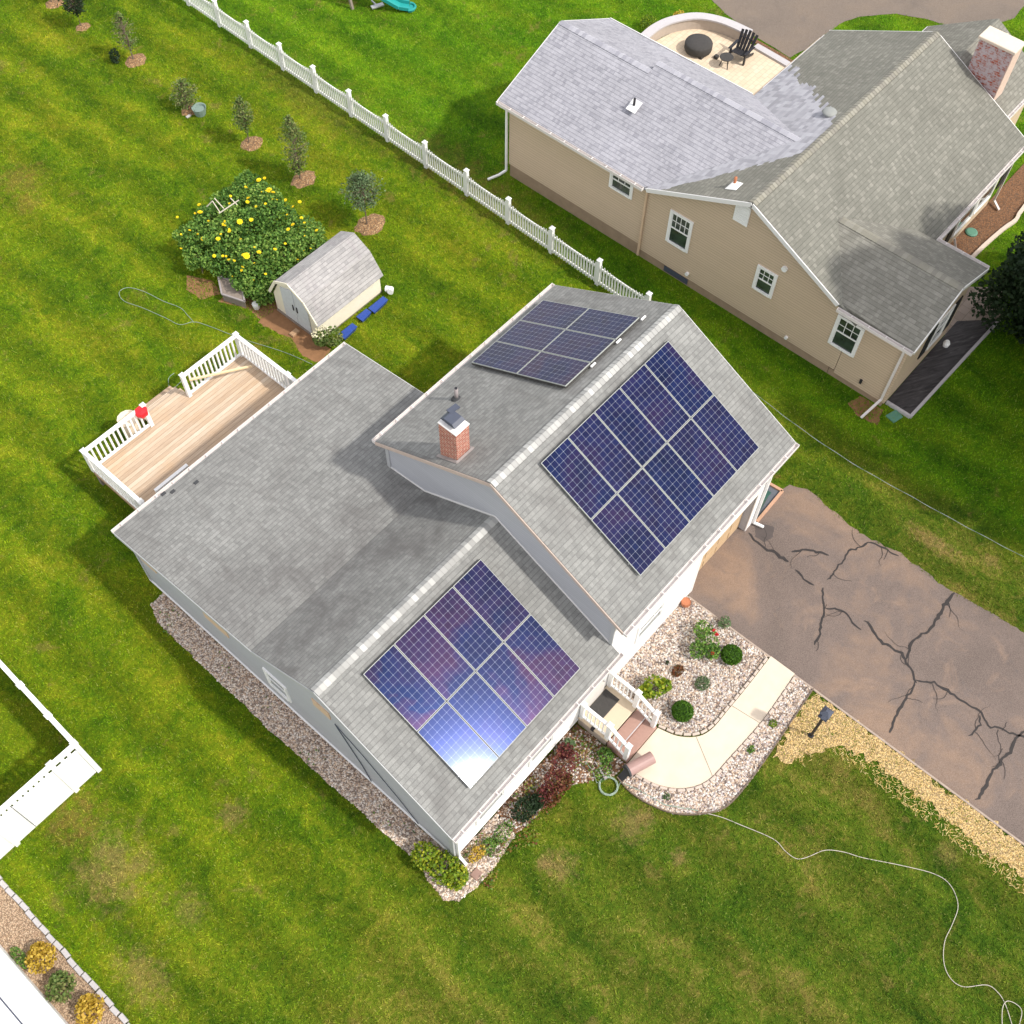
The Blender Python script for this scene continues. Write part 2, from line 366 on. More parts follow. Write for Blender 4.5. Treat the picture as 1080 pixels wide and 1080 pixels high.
def m_gravel(name, cols, sc_=16):
    N = NT(name); g = N.pos()
    v = N.n("ShaderNodeTexVoronoi"); v.inputs['Scale'].default_value = sc_; N.l(g, v.inputs['Vector'])
    ss = N.n("ShaderNodeSeparateColor"); N.l(v.outputs['Color'], ss.inputs[0])
    c = N.ramp(ss.outputs[0], [(i/(len(cols)-1), q) for i, q in enumerate(cols)])
    c = N.mix(N.math('MULTIPLY', N.step(v.outputs[0], .35, .62), .7), c, (.10, .07, .05))
    N.bump(v.outputs[0], -1., .04)
    return N.fin(c, .9, .2)
M['gravel'] = m_gravel('mixed_river_gravel', [(.28, .22, .18), (.50, .40, .32), (.34, .28, .26), (.62, .54, .46), (.70, .66, .62), (.30, .20, .15)])
M['gravel_tan'] = m_gravel('tan_pea_gravel', [(.30, .19, .12), (.52, .38, .25), (.44, .30, .20), (.62, .48, .34)], 30)
def m_stonebits(name, cols):
    N = NT(name); a = N.n("ShaderNodeAttribute", attribute_name='tint')
    c = N.ramp(a.outputs['Fac'], [(i/(len(cols)-1), q) for i, q in enumerate(cols)], 'CONSTANT')
    return N.fin(c, .85, .25)
M['stonebits'] = m_stonebits('loose_stones', [(.16, .13, .12), (.52, .42, .33), (.62, .57, .52), (.34, .25, .20), (.70, .67, .63), (.45, .40, .40), (.58, .44, .33), (.60, .56, .50)])
M['stonebits_dull'] = m_stonebits('loose_dull_stones', [(.26, .20, .16), (.58, .46, .36), (.66, .57, .48), (.40, .29, .22), (.74, .67, .60), (.50, .43, .38), (.60, .46, .34), (.70, .61, .52)])
M['mulch'] = m_gravel('brown_mulch', [(.10, .045, .02), (.20, .095, .045), (.28, .14, .07), (.15, .08, .04)], 26)
M['mulch_orange'] = m_gravel('fresh_orange_mulch', [(.16, .08, .04), (.40, .24, .11), (.28, .15, .07), (.50, .34, .18)], 24)
M['straw'] = m_gravel('straw_mulch', [(.46, .31, .12), (.68, .50, .24), (.58, .41, .18), (.36, .25, .09)], 24)
def m_fabric():
    N = NT('weed_fabric'); g = N.rot(N.pos(), .5)
    wv = N.noise(N.scale(g, (1, 7, 1)), 1.1, 4, .6, 1.5)
    c = N.ramp(wv, [(.35, (.035, .032, .034)), (.6, (.075, .07, .072)), (.75, (.14, .13, .13))])
    N.bump(wv, .8, .05); return N.fin(c, .6, .3)
M['fabric'] = m_fabric()

def m_leaf(name, cols, back=.0, rough=.6):
    N = NT(name); a = N.n("ShaderNodeAttribute", attribute_name='tint')
    c = N.ramp(a.outputs['Fac'], [(i/(len(cols)-1), q) for i, q in enumerate(cols)])
    N.fin(c, rough, .25)
    tr = N.n("ShaderNodeBsdfTranslucent"); N.l(c, tr.inputs[0])
    mx = N.n("ShaderNodeMixShader"); mx.inputs[0].default_value = .28
    N.l(N.b.outputs[0], mx.inputs[1]); N.l(tr.outputs[0], mx.inputs[2]); N.l(mx.outputs[0], N.out.inputs[0])
    return N.m
M['leaf'] = m_leaf('garden_leaves', [(.025, .08, .012), (.075, .17, .03), (.16, .30, .05), (.30, .42, .09)])
M['leaf_box'] = m_leaf('boxwood_leaves', [(.030, .090, .006), (.060, .150, .010), (.10, .22, .015)])
M['leaf_lime'] = m_leaf('lime_leaves', [(.06, .13, .010), (.13, .22, .014), (.24, .32, .022), (.42, .42, .03)])
M['leaf_grey'] = m_leaf('grey_green_leaves', [(.07, .12, .05), (.13, .20, .09), (.21, .29, .14)])
M['leaf_dark'] = m_leaf('dark_leaves', [(.010, .024, .010), (.020, .042, .016), (.035, .065, .024)])
M['leaf_red'] = m_leaf('burgundy_leaves', [(.06, .015, .018), (.14, .03, .035), (.22, .07, .05), (.14, .12, .03)])
M['leaf_olive'] = m_leaf('olive_sapling_leaves', [(.06, .11, .025), (.11, .18, .04), (.18, .24, .07), (.26, .25, .09)])
M['leaf_gold'] = m_leaf('golden_leaves', [(.30, .20, .02), (.52, .36, .04), (.66, .48, .09), (.45, .24, .04)])
M['leaf_purple'] = m_leaf('rust_leaves', [(.10, .035, .02), (.20, .07, .03), (.10, .11, .03)])
M['bloom'] = simple('yellow_petals', (.86, .66, .015), .7, .15, 20)
M['bloom_red'] = simple('red_petals', (.60, .02, .03), .6, .2, 20)

# ------------------------------------------------------------------ mesh building
class MB:
    def __init__(s): s.v = []; s.f = []; s.t = []; s.uvs = {}
    def poly(s, pts, t=None, uv=None):
        i = len(s.v); s.v += [tuple(p) for p in pts]; s.f.append(tuple(range(i, i+len(pts)))); s.t.append(t)
        if uv: s.uvs[len(s.f)-1] = uv
        return s
    def hexa(s, b, t_, tint=None):
        """b: 4 bottom pts ccw from above, t_: 4 top pts"""
        i = len(s.v); s.v += [tuple(p) for p in b] + [tuple(p) for p in t_]
        for q in ((3, 2, 1, 0), (4, 5, 6, 7), (0, 1, 5, 4), (1, 2, 6, 5), (2, 3, 7, 6), (3, 0, 4, 7)):
            s.f.append(tuple(i+k for k in q)); s.t.append(tint)
        return s
    def box(s, x0, x1, y0, y1, z0, z1, ch=0.):
        if ch:
            c = ch
            s.hexa([(x0, y0, z0), (x1, y0, z0), (x1, y1, z0), (x0, y1, z0)], [(x0, y0, z1-c), (x1, y0, z1-c), (x1, y1, z1-c), (x0, y1, z1-c)])
            s.f.pop(len(s.f)-5); s.t.pop()
            i = len(s.v); s.v += [(x0+c, y0+c, z1), (x1-c, y0+c, z1), (x1-c, y1-c, z1), (x0+c, y1-c, z1)]
            s.f.append((i, i+1, i+2, i+3)); s.t.append(None)
            for k in range(4): s.f.append((i-4+k, i-4+(k+1) % 4, i+(k+1) % 4, i+k)); s.t.append(None)
            return s
        return s.hexa([(x0, y0, z0), (x1, y0, z0), (x1, y1, z0), (x0, y1, z0)], [(x0, y0, z1), (x1, y0, z1), (x1, y1, z1), (x0, y1, z1)])
    def beam(s, a, b, w_, h_, up=(0, 0, 1)):
        a, b = Vector(a), Vector(b); d = (b-a).normalized(); u = Vector(up); sd_ = d.cross(u)
        if sd_.length < 1e-4: sd_ = d.cross(Vector((1, 0, 0)))
        sd_.normalize(); u2 = sd_.cross(d)
        q = [sd_*-w_/2+u2*-h_/2, sd_*w_/2+u2*-h_/2, sd_*w_/2+u2*h_/2, sd_*-w_/2+u2*h_/2]
        i = len(s.v); s.v += [tuple(a+k) for k in q]+[tuple(b+k) for k in q]
        for f in ((0, 1, 2, 3), (7, 6, 5, 4), (0, 4, 5, 1), (1, 5, 6, 2), (2, 6, 7, 3), (3, 7, 4, 0)): s.f.append(tuple(i+k for k in f)); s.t.append(None)
        return s
    def tube(s, pts, r, n=6, caps=True, tint=None):
        pts = [Vector(p) for p in pts]; rr = r if isinstance(r, (list, tuple)) else [r]*len(pts); base = len(s.v)
        for k, p in enumerate(pts):
            d = (pts[min(k+1, len(pts)-1)]-pts[max(k-1, 0)]).normalized()
            a = d.cross(Vector((0, 0, 1))); 
            if a.length < 1e-3: a = Vector((1, 0, 0))
            a.normalize(); b = a.cross(d)
            for j in range(n):
                th = 2*math.pi*j/n; s.v.append(tuple(p+(a*math.cos(th)+b*math.sin(th))*rr[k]))
        for k in range(len(pts)-1):
            for j in range(n):
                s.f.append((base+k*n+j, base+(k+1)*n+j, base+(k+1)*n+(j+1) % n, base+k*n+(j+1) % n)); s.t.append(tint)
        if caps:
            s.f.append(tuple(base+j for j in range(n))); s.t.append(tint)
            e = base+(len(pts)-1)*n; s.f.append(tuple(e+n-1-j for j in range(n))); s.t.append(tint)
        return s
    def lathe(s, c, prof, n=20):
        base = len(s.v)
        for r, z in prof:
            for j in range(n):
                th = 2*math.pi*j/n; s.v.append((c[0]+r*math.cos(th), c[1]+r*math.sin(th), c[2]+z))
        for k in range(len(prof)-1):
            for j in range(n): s.f.append((base+k*n+j, base+k*n+(j+1) % n, base+(k+1)*n+(j+1) % n, base+(k+1)*n+j)); s.t.append(None)
        e = base+(len(prof)-1)*n; s.f.append(tuple(e+j for j in range(n))); s.t.append(None)
        s.f.append(tuple(base+n-1-j for j in range(n))); s.t.append(None)
        return s
    def prism(s, poly, z0, z1):
        n = len(poly); a = sum(poly[i][0]*poly[(i+1) % n][1]-poly[(i+1) % n][0]*poly[i][1] for i in range(n))
        if a < 0: poly = poly[::-1]
        i = len(s.v); s.v += [(x, y, z0) for x, y in poly]+[(x, y, z1) for x, y in poly]
        s.f.append(tuple(i+n+k for k in range(n))); s.t.append(None); s.f.append(tuple(i+n-1-k for k in range(n))); s.t.append(None)
        for k in range(n): s.f.append((i+k, i+(k+1) % n, i+n+(k+1) % n, i+n+k)); s.t.append(None)
        return s
    def xprism(s, prof, x0, x1):
        """prof: (y,z) polygon extruded along x"""
        n = len(prof); a = sum(prof[i][0]*prof[(i+1) % n][1]-prof[(i+1) % n][0]*prof[i][1] for i in range(n))
        if a < 0: prof = prof[::-1]
        i = len(s.v); s.v += [(x0, y, z) for y, z in prof]+[(x1, y, z) for y, z in prof]
        s.f.append(tuple(i+n+k for k in range(n))); s.t.append(None); s.f.append(tuple(i+n-1-k for k in range(n))); s.t.append(None)
        for k in range(n): s.f.append((i+k, i+(k+1) % n, i+n+(k+1) % n, i+n+k)); s.t.append(None)
        return s
    def yprism(s, prof, y0, y1):
        n = len(prof); a = sum(prof[i][0]*prof[(i+1) % n][1]-prof[(i+1) % n][0]*prof[i][1] for i in range(n))
        if a > 0: prof = prof[::-1]
        i = len(s.v); s.v += [(x, y0, z) for x, z in prof]+[(x, y1, z) for x, z in prof]
        s.f.append(tuple(i+n+k for k in range(n))); s.t.append(None); s.f.append(tuple(i+n-1-k for k in range(n))); s.t.append(None)
        for k in range(n): s.f.append((i+k, i+(k+1) % n, i+n+(k+1) % n, i+n+k)); s.t.append(None)
        return s
    def build(s, name, mat, parent=None, smooth=False, at=None, rot=None):
        me = bpy.data.meshes.new(name)
        if parent is not None:
            o0 = world_loc(parent)
        else: o0 = Vector(at) if at else Vector((0, 0, 0))
        me.from_pydata([(x-o0.x, y-o0.y, z-o0.z) for x, y, z in s.v], [], s.f); me.update()
        ul = me.uv_layers.new(name='UVMap')
        data = [0.]*(len(me.loops)*2)
        for pi, p in enumerate(me.polygons):
            cu = s.uvs.get(pi)
            if cu:
                for k, li in enumerate(p.loop_indices): data[2*li], data[2*li+1] = cu[k]
                continue
            nn = p.normal; t = Vector((0, 0, 1)).cross(nn)
            t = Vector((1, 0, 0)) if t.length < .02 else t.normalized()
            b = nn.cross(t)
            for li in p.loop_indices:
                co = Vector(s.v[me.loops[li].vertex_index]); data[2*li], data[2*li+1] = co.dot(t), co.dot(b)
        ul.data.foreach_set('uv', data)
        if any(t is not None for t in s.t):
            at_ = me.attributes.new('tint', 'FLOAT', 'FACE'); at_.data.foreach_set('value', [t if t is not None else .5 for t in s.t])
        me.materials.append(mat)
        if smooth: me.polygons.foreach_set('use_smooth', [True]*len(me.polygons))
        o = bpy.data.objects.new(name, me); COL.objects.link(o)
        if parent is not None: o.parent = parent
        else: o.location = o0
        return o

WL = {}
def world_loc(o):
    v = Vector((0, 0, 0))
    while o is not None: v += o.location; o = o.parent
    return v
def tag(o, label=None, cat=None, group=None, kind=None):
    if label: o['label'] = label
    if cat: o['category'] = cat
    if group: o['group'] = group
    if kind: o['kind'] = kind
    return o
def thing(name, label, cat, loc, group=None, rz=0):
    o = bpy.data.objects.new(name, None); COL.objects.link(o); o.location = loc; o.rotation_euler.z = rz; o.empty_display_size = .2
    return tag(o, label, cat, group)
def struct(name, mb, mat, label=None): return tag(mb.build(name, mat), label, None, None, 'structure')
def dup(root, loc=None, label=None, rz=None):
    def cp(o, par):
        c = o.copy(); COL.objects.link(c); c.parent = par
        for ch in [x for x in o.children]: cp(ch, c)
        return c
    r = cp(root, None)
    if loc is not None: r.location = loc
    if rz is not None: r.rotation_euler.z = rz
    if label: r['label'] = label
    return r

# ------------------------------------------------------------------ ground
g = MB(); g.poly([(-400, -400, 0), (400, -400, 0), (400, 400, 0), (-400, 400, 0)]); struct('ground', g, M['grass'])

def smooth_poly(pts, n=4, closed=True):
    out = []; L = len(pts)
    for i in range(L if closed else L-1):
        p0, p1, p2, p3 = (pts[(i-1) % L], pts[i], pts[(i+1) % L], pts[(i+2) % L]) if closed else (pts[max(i-1, 0)], pts[i], pts[i+1], pts[min(i+2, L-1)])
        for k in range(n):
            t = k/n
            out.append(tuple(.5*((2*b)+(-a+c)*t+(2*a-5*b+4*c-d_)*t*t+(-a+3*b-3*c+d_)*t**3) for a, b, c, d_ in zip(p0, p1, p2, p3)))
    if not closed: out.append(tuple(pts[-1]))
    return out
def rough_edge(pts, amp, step=.12):
    out = []; L = len(pts)
    for i in range(L):
        a, b = Vector((*pts[i][:2], 0)), Vector((*pts[(i+1) % L][:2], 0)); d = b-a; n_ = max(1, int(d.length/step))
        pr_ = Vector((-d.y, d.x, 0)).normalized() if d.length > 0 else Vector((0, 0, 0))
        for k in range(n_):
            q = a+d*(k/n_); q += pr_*(noise.noise(Vector((q.x*1.7, q.y*1.7, 3)))*.6+rnd.uniform(-.4, .4))*amp
            out.append((q.x, q.y))
    return out
def sheet(name, pts, z, mat, label=None):
    from mathutils.geometry import tessellate_polygon
    mb = MB(); tri = tessellate_polygon([[Vector((x, y, 0)) for x, y in pts]])
    mb.v = [(x, y, z) for x, y in pts]
    for t in tri:
        a, b, c = [Vector(mb.v[i]) for i in t]
        if (b-a).cross(c-a).z < 0: t = (t[0], t[2], t[1])
        mb.f.append(tuple(t)); mb.t.append(None)
    return struct(name, mb, mat, label)

# driveway (main house)
def rough_path(pts, amp, step=.12):
    out = []
    for a, b in zip(pts[:-1], pts[1:]):
        a, b = Vector((*a, 0)), Vector((*b, 0)); d = b-a; n_ = max(1, int(d.length/step)); pr_ = Vector((-d.y, d.x, 0)).normalized()
        for k in range(n_):
            q = a+d*(k/n_); q += pr_*(noise.noise(Vector((q.x*1.7, q.y*1.7, 3)))*.8+rnd.uniform(-.4, .4))*amp; out.append((q.x, q.y))
    return out+[tuple(pts[-1])]
sheet('driveway', [(8.1, -8.02), (8.1, -30)]+rough_path([(13.9, -30), (13.75, -20), (13.55, -16.3), (13.3, -14.), (13.42, -12.3), (13.2, -11.), (13.35, -9.9), (13.48, -8.95), (13.25, -8.45)], .08)+[(12.9, -8.36), (11.1, -8.36), (11.1, -8.02)], .012, M['asphalt'])
def crack(pts, wid, name='driveway_crack'):
    pts = [Vector((*P(*q), 0)) for q in pts]; fine = []
    for a, b in zip(pts[:-1], pts[1:]):
        n_ = max(2, int((b-a).length/.09))
        for k in range(n_): fine.append(a+(b-a)*(k/n_))
    fine.append(pts[-1]); L_, R_ = [], []
    for i, p in enumerate(fine):
        d = (fine[min(i+1, len(fine)-1)]-fine[max(i-1, 0)]).normalized(); s_ = Vector((-d.y, d.x, 0))
        c = p+s_*noise.noise(p*2.3)*.10+s_*(rnd.uniform(-.022, .022)+noise.noise(p*9.)*.035)
        ww = wid*.72*(.5+.9*abs(noise.noise(p*1.9+Vector((5, 0, 0)))))*(.35 if i in (0, len(fine)-1) else 1)+rnd.uniform(0, .008)
        L_.append(c+s_*ww); R_.append(c-s_*ww)
    mb = MB()
    for i in range(len(fine)-1): mb.poly([(R_[i].x, R_[i].y, .018), (R_[i+1].x, R_[i+1].y, .018), (L_[i+1].x, L_[i+1].y, .018), (L_[i].x, L_[i].y, .018)])
    struct(name, mb, M['tar'])
    if wid > .02 and len(fine) > 8:
        for _ in range(max(2, len(fine)//9)):
            p = fine[rnd.randrange(2, len(fine)-2)]; a_ = rnd.uniform(0, 6.3); mb = MB(); q = p.copy(); wd_ = .010
            for k in range(rnd.randrange(4, 10)):
                a_ += rnd.uniform(-.6, .6); e = q+Vector((math.cos(a_), math.sin(a_), 0))*rnd.uniform(.07, .14); n_ = Vector((-math.sin(a_), math.cos(a_), 0))*wd_*(1-k/11)
                mb.poly([tuple(v+Vector((0, 0, .022))) for v in (q-n_, e-n_*.8, e+n_*.8, q+n_)]); q = e
            struct('hairline_crack', mb, M['tar'])
for pts, wd in [([(790, 562), (800, 575), (820, 585), (832, 592)], .07), ([(835, 583), (846, 579), (858, 581), (873, 588)], .07), ([(867, 620), (870, 640), (865, 665), (858, 680)], .055),
                ([(870, 640), (890, 645), (907, 665)], .05), ([(1006, 625), (985, 660), (962, 680), (955, 695)], .07), ([(911, 655), (930, 675), (950, 690), (960, 705), (968, 720)], .065),
                ([(966, 716), (985, 720), (1010, 735), (1035, 752), (1045, 768), (1080, 776), (1100, 780)], .06), ([(966, 720), (950, 745), (938, 773)], .06), ([(1082, 768), (1050, 810), (1030, 845)], .055),
                ([(1035, 755), (1035, 765), (1020, 775)], .045), ([(873, 612), (882, 598), (897, 583), (915, 572)], .04), ([(915, 572), (930, 577), (948, 586)], .05), ([(838, 602), (846, 607), (858, 618)], .07)]:
    crack(pts, wd)
sheet('wet_patch', rough_edge([P(*q) for q in [(796, 556), (806, 553), (816, 556), (815, 566), (806, 572), (797, 566)]], .05, .08), .016, simple('damp_asphalt', (.085, .07, .065), .5, .2, 8))
# neighbour's driveway
nd = [P(748, -2), P(765, 14), P(790, 35), P(815, 50), P(833, 61), P(850, 52), P(868, 38), P(885, 26), P(905, 18), P(945, 15), P(975, 20), P(1000, 27), P(1012, 31), (37.5, -2.), (38.6, -2.5), (40, -2.4), (60, -6), (60, 30), (34, 30)]
sheet('neighbour_driveway', rough_edge(nd, .06, .3), .012, M['asphalt_n'])
# walk
wo = [P(*q) for q in [(806, 696), (836, 714), (805, 760), (768, 798), (745, 822), (720, 830), (695, 829), (672, 820), (655, 812)]]
wi = [P(*q) for q in [(692, 767), (700, 777), (715, 780), (735, 778), (750, 768), (768, 748), (790, 722), (806, 696)]]
outer = [(8.09, -11.28), (8.09, -12.08), (6.4, -12.18), (4.93, -12.12), (4.03, -12.05), (3.45, -11.72), (3.08, -11.2), (2.92, -10.6), (2.92, -10.18)]
inner = [(4.3, -10.18), (4.46, -10.7), (4.8, -11.12), (5.25, -11.3), (6.02, -11.31), (7.0, -11.31), (8.09, -11.28)]
osm = [outer[0]]+smooth_poly(outer[1:], 5, False); ism = smooth_poly(inner, 5, False)
mb = MB(); mb.prism(osm+ism[:-1], -.02, .05); struct('front_walk', mb, M['concrete'])
mb = MB()
for a, b in [((6.15, -11.31), (6.25, -12.18)), ((4.78, -11.12), (4.2, -12.07))]: mb.beam((*a, .0535), (*b, .0535), .014, .003)
struct('walk_joint', mb, M['joint'])
# gravel beds
def stones(name, poly, z, mat, dens, smin=.02, smax=.045, keep=None):
    xs = [p[0] for p in poly]; ys = [p[1] for p in poly]; mb = MB()
    def inside(x, y):
        c = False; n_ = len(poly)
        for i in range(n_):
            (x1, y1), (x2, y2) = poly[i], poly[(i+1) % n_]
            if (y1 > y) != (y2 > y) and x < (x2-x1)*(y-y1)/(y2-y1)+x1: c = not c
        return c
    N_ = int((max(xs)-min(xs))*(max(ys)-min(ys))*dens)
    for _ in range(N_):
        x, y = rnd.uniform(min(xs), max(xs)), rnd.uniform(min(ys), max(ys))
        if not inside(x, y): continue
        if keep and not keep(x, y): continue
        r = rnd.uniform(smin, smax); a = rnd.uniform(0, 6.3); e = rnd.uniform(.6, 1.); h = rnd.uniform(.45, .8); t = rnd.random()
        i = len(mb.v); ca, sa = math.cos(a), math.sin(a)
        for ux, uy, uz in ((1, 0, 0), (.2, e, 0), (-1, .1, 0), (-.1, -e, 0), (.15*rnd.random(), .1, h)):
            mb.v.append((x+r*(ux*ca-uy*sa), y+r*(ux*sa+uy*ca), z+uz*r+.004))
        for k in range(4): mb.f.append((i+k, i+(k+1) % 4, i+4)); mb.t.append(t)
    return tag(mb.build(name, mat), None, None, None, 'stuff')
garden = [(4.35, -8.36), (8.06, -8.36), (8.06, -11.2), (7.0, -11.22), (6.02, -11.22), (5.3, -11.2), (4.85, -11.02), (4.56, -10.66), (4.4, -10.1)]
sheet('gravel_bed', garden, .02, M['gravel'])
stones('loose_gravel', garden, .02, M['stonebits'], 620)
strip_o = [(8.06, -12.16), (8.06, -12.72), (6.2, -12.84), (4.78, -12.9), (3.79, -12.84), (3.2, -12.47), (2.72, -11.9), (2.5, -11.3), (2.42, -10.72), (2.5, -10.2), (2.9, -10.2)]
strip = [(8.06, -12.16)]+smooth_poly(strip_o[1:-1], 4, False)+[(2.9, -10.2)]+osm[::-1][1:-2]
strip = [p for p in strip]
sheet('gravel_strip', strip, .02, M['gravel'])
stones('loose_strip_gravel', strip, .02, M['stonebits'], 620)
leftbed = [(-1.9, 3.0), (-2.4, 3.0), (-2.62, 2.4), (-2.64, .9), (-2.68, -1.9), (-2.64, -5.4), (-2.6, -7.7), (-2.84, -8.9), (-2.58, -9.22), (-2.05, -9.32), (-1.2, -9.3), (-.4, -9.2), (-.3, -8.45), (-1.9, -8.45)]
lb = rough_edge(leftbed, .05, .2)
sheet('side_gravel_bed', lb, .02, M['gravel'])
stones('loose_side_gravel', lb, .02, M['stonebits_dull'], 620)
frontbed = [(-.4, -8.43), (-.4, -9.2), (.4, -9.28), (1.4, -9.35), (2.0, -9.75), (2.45, -10.1), (2.95, -10.15), (2.95, -8.43)]
fb = rough_edge(frontbed, .06, .2)
sheet('planting_bed', fb, .02, M['mulch'])
stones('scattered_bed_stones', fb, .02, M['stonebits'], 380)
# straw mulch strip beside driveway
straw = [(8.06, -12.76), (5.75, -12.95), (5.95, -13.4), (6.35, -13.75), (6.9, -13.85), (7.15, -14.3), (7.4, -15.2), (7.4, -16.2), (7.3, -17.4), (7.25, -18.6), (7.35, -20), (7.4, -24), (8.02, -24)]
st = rough_edge(straw, .26, .10)
sheet('straw_mulch', st, .02, M['straw'])
mb = MB()
for i in range(2600):
    a = rnd.uniform(-24, -12.8); x = rnd.uniform(6.9, 8.02) if a < -13.8 else rnd.uniform(6., 8.02)
    th = rnd.uniform(0, 6.3); l_ = rnd.uniform(.03, .09); dx_, dy_ = math.cos(th)*l_, math.sin(th)*l_
    mb.poly([(x-dx_, a-dy_, .026), (x-dx_+.012*math.sin(th), a-dy_-.012*math.cos(th), .03), (x+dx_, a+dy_, .045)], rnd.random())
M['strawbits'] = m_stonebits('straw_bits', [(.70, .50, .20), (.78, .60, .30), (.55, .36, .12), (.12, .16, .03)])
tag(mb.build('loose_straw', M['strawbits']), kind='stuff')
# grass tufts creeping into the straw edge
# concrete kerb of driveway side
mb = MB(); mb.box(8.03, 8.09, -24, -8.42, 0, .04, .008); struct('driveway_kerb', mb, simple('worn_kerb', (.36, .29, .24), .9, .3, 5, .3))
mb = MB(); mb.beam((12.88, -8.42, .04), (11.45, -8.46, .04), .09, .08); mb.beam((12.88, -8.42, .04), (12.82, -7.82, .04), .09, .08); struct('nook_kerb', mb, simple('terracotta_kerb', (.50, .30, .20), .9, .2, 10))
sheet('nook_slab', [(11.4, -8.4), (12.84, -8.38), (12.78, -7.85), (11.4, -7.85)], .014, simple('dark_slab', (.12, .13, .15), .8, .25, 4))
# dirt around the shed, side soil
sheet('bare_soil', rough_edge([(6.75, 8.6), (7.6, 8.5), (7.6, 6.3), (7.6, 5.9), (6.95, 5.75), (6.75, 6.4), (7.02, 7.1), (6.9, 7.7)], .1, .15), .006, M['soil'])
sheet('bare_soil', rough_edge([(5.6, .2), (7.0, .6), (7.9, .2), (7.6, -.4), (5.9, -.4)], .1, .15), .006, simple('sandy_soil', (.45, .27, .14), .95, .2, 4))
sheet('bare_soil', rough_edge([P(*q) for q in [(196, 290), (225, 296), (232, 310), (212, 316), (198, 305)]], .06, .12), .006, M['soil'])
sheet('bare_soil', rough_edge([P(*q) for q in [(230, 318), (262, 326), (285, 345), (300, 320), (290, 300), (255, 300)]], .06, .12), .008, M['soil'])
sheet('bare_soil', rough_edge([(17.0, -9.3), (17.62, -9.1), (17.62, -8.2), (17.1, -8.1), (16.9, -8.6)], .08, .12), .006, M['soil'])
# neighbour beds
sheet('weed_fabric_bed', [(17.9, -9.0), (17.96, -9.86), (23.5, -10.0), (22.5, -9.0)], .03, M['fabric'])
mb = MB(); mb.beam((17.93, -9.02, .06), (17.93, -9.9, .06), .09, .12); mb.beam((17.93, -9.9, .06), (23.6, -10.06, .06), .09, .12); tag(mb.build('bed_edging', M['stone_pale']), 'low pale concrete edging round the black weed fabric bed', 'edging')
sheet('front_mulch_bed', [(21.7, -7.0), (21.75, -7.9), (25.3, -7.86), (27.4, -8.0), (28.0, -8.1), (29.0, -8.02), (34, -7.9), (34, -7.0)], .03, M['mulch'])
ed = smooth_poly([(21.7, -7.97), (25.3, -7.93), (27.3, -8.07), (28.1, -8.2), (29.0, -8.1), (34, -7.98)], 3, False)
mb = MB()
for a, b in zip(ed[:-1], ed[1:]): mb.beam((*a, .06), (*b, .06), .13, .12)
tag(mb.build('bed_edging', simple('pink_edging_stone', (.60, .50, .42), .85, .1, 9)), 'pale curved stone edging along the brown mulch bed of the tan house', 'edging')
sheet('paver_landing', [(21.7, -9.3), (21.7, -7.9), (23.8, -8.1), (24.9, -9.4), (23.7, -10.1), (22.4, -9.3)], .022, M['paver_pink'])
# white-house side: tan gravel bed
sheet('tan_gravel_bed', [(-10.75, 2), (-9.9, 2), (-9.9, -12), (-10.75, -12)], .02, M['gravel_tan'])
# edging blocks
def block_mesh(nm, mat, lx, ly, h):
    mb = MB(); mb.box(-lx/2, lx/2, -ly/2, ly/2, 0, h, .012); return mb.build(nm, mat)
blk0 = block_mesh('edging_block', M['stone_pale'], .12, .24, .1); tag(blk0, 'pale cut edging block in the row beside the tan gravel bed', 'edging block', 'edging blocks along the tan gravel bed')
y = -.1; first = True
while y > -6.6:
    o = blk0 if first else dup(blk0); first = False
    o.location = (-9.84+rnd.uniform(-.02, .02), y, 0); o.rotation_euler.z = rnd.uniform(-.06, .06); y -= rnd.uniform(.262, .30)
brk0 = block_mesh('edging_block', simple('edging_brick', (.50, .42, .36), .85, .25, 10), .07, .2, .09); tag(brk0, 'low edging stone standing between concrete walk and gravel', 'edging stone', 'edging stones along the front walk')
def run_blocks(path, proto, gap, first_):
    d_ = 0; acc = .1; 
    for a, b in zip(path[:-1], path[1:]):
        a, b = Vector((*a, 0)), Vector((*b, 0)); L_ = (b-a).length; t = acc
        while t < L_:
            q = a+(b-a)*(t/L_); o = proto if first_ else dup(proto); first_ = False
            o.location = (q.x, q.y, 0); o.rotation_euler.z = math.atan2((b-a).y, (b-a).x)-math.pi/2+rnd.uniform(-.05, .05); t += gap
        acc = t-L_
    return first_
off_in = [(4.36, -10.16), (4.52, -10.65), (4.84, -11.05), (5.28, -11.24), (6.02, -11.26), (7.0, -11.26), (8.0, -11.23)]
off_out = [(8.0, -12.14), (6.4, -12.23), (4.93, -12.17), (4.0, -12.1), (3.4, -11.76), (3.03, -11.22), (2.87, -10.6)]
f_ = run_blocks(smooth_poly(off_in, 4, False), brk0, .235, True); run_blocks(smooth_poly(off_out, 4, False), brk0, .235, f_)
ob = smooth_poly(strip_o[1:-1], 4, False); mb = MB()
for a, b in zip(ob[:-1], ob[1:]): mb.beam((*a, .035), (*b, .035), .03, .07)
tag(mb.build('metal_edging', M['bark']), 'thin dark edging strip along the outer curve of the gravel strip', 'edging')

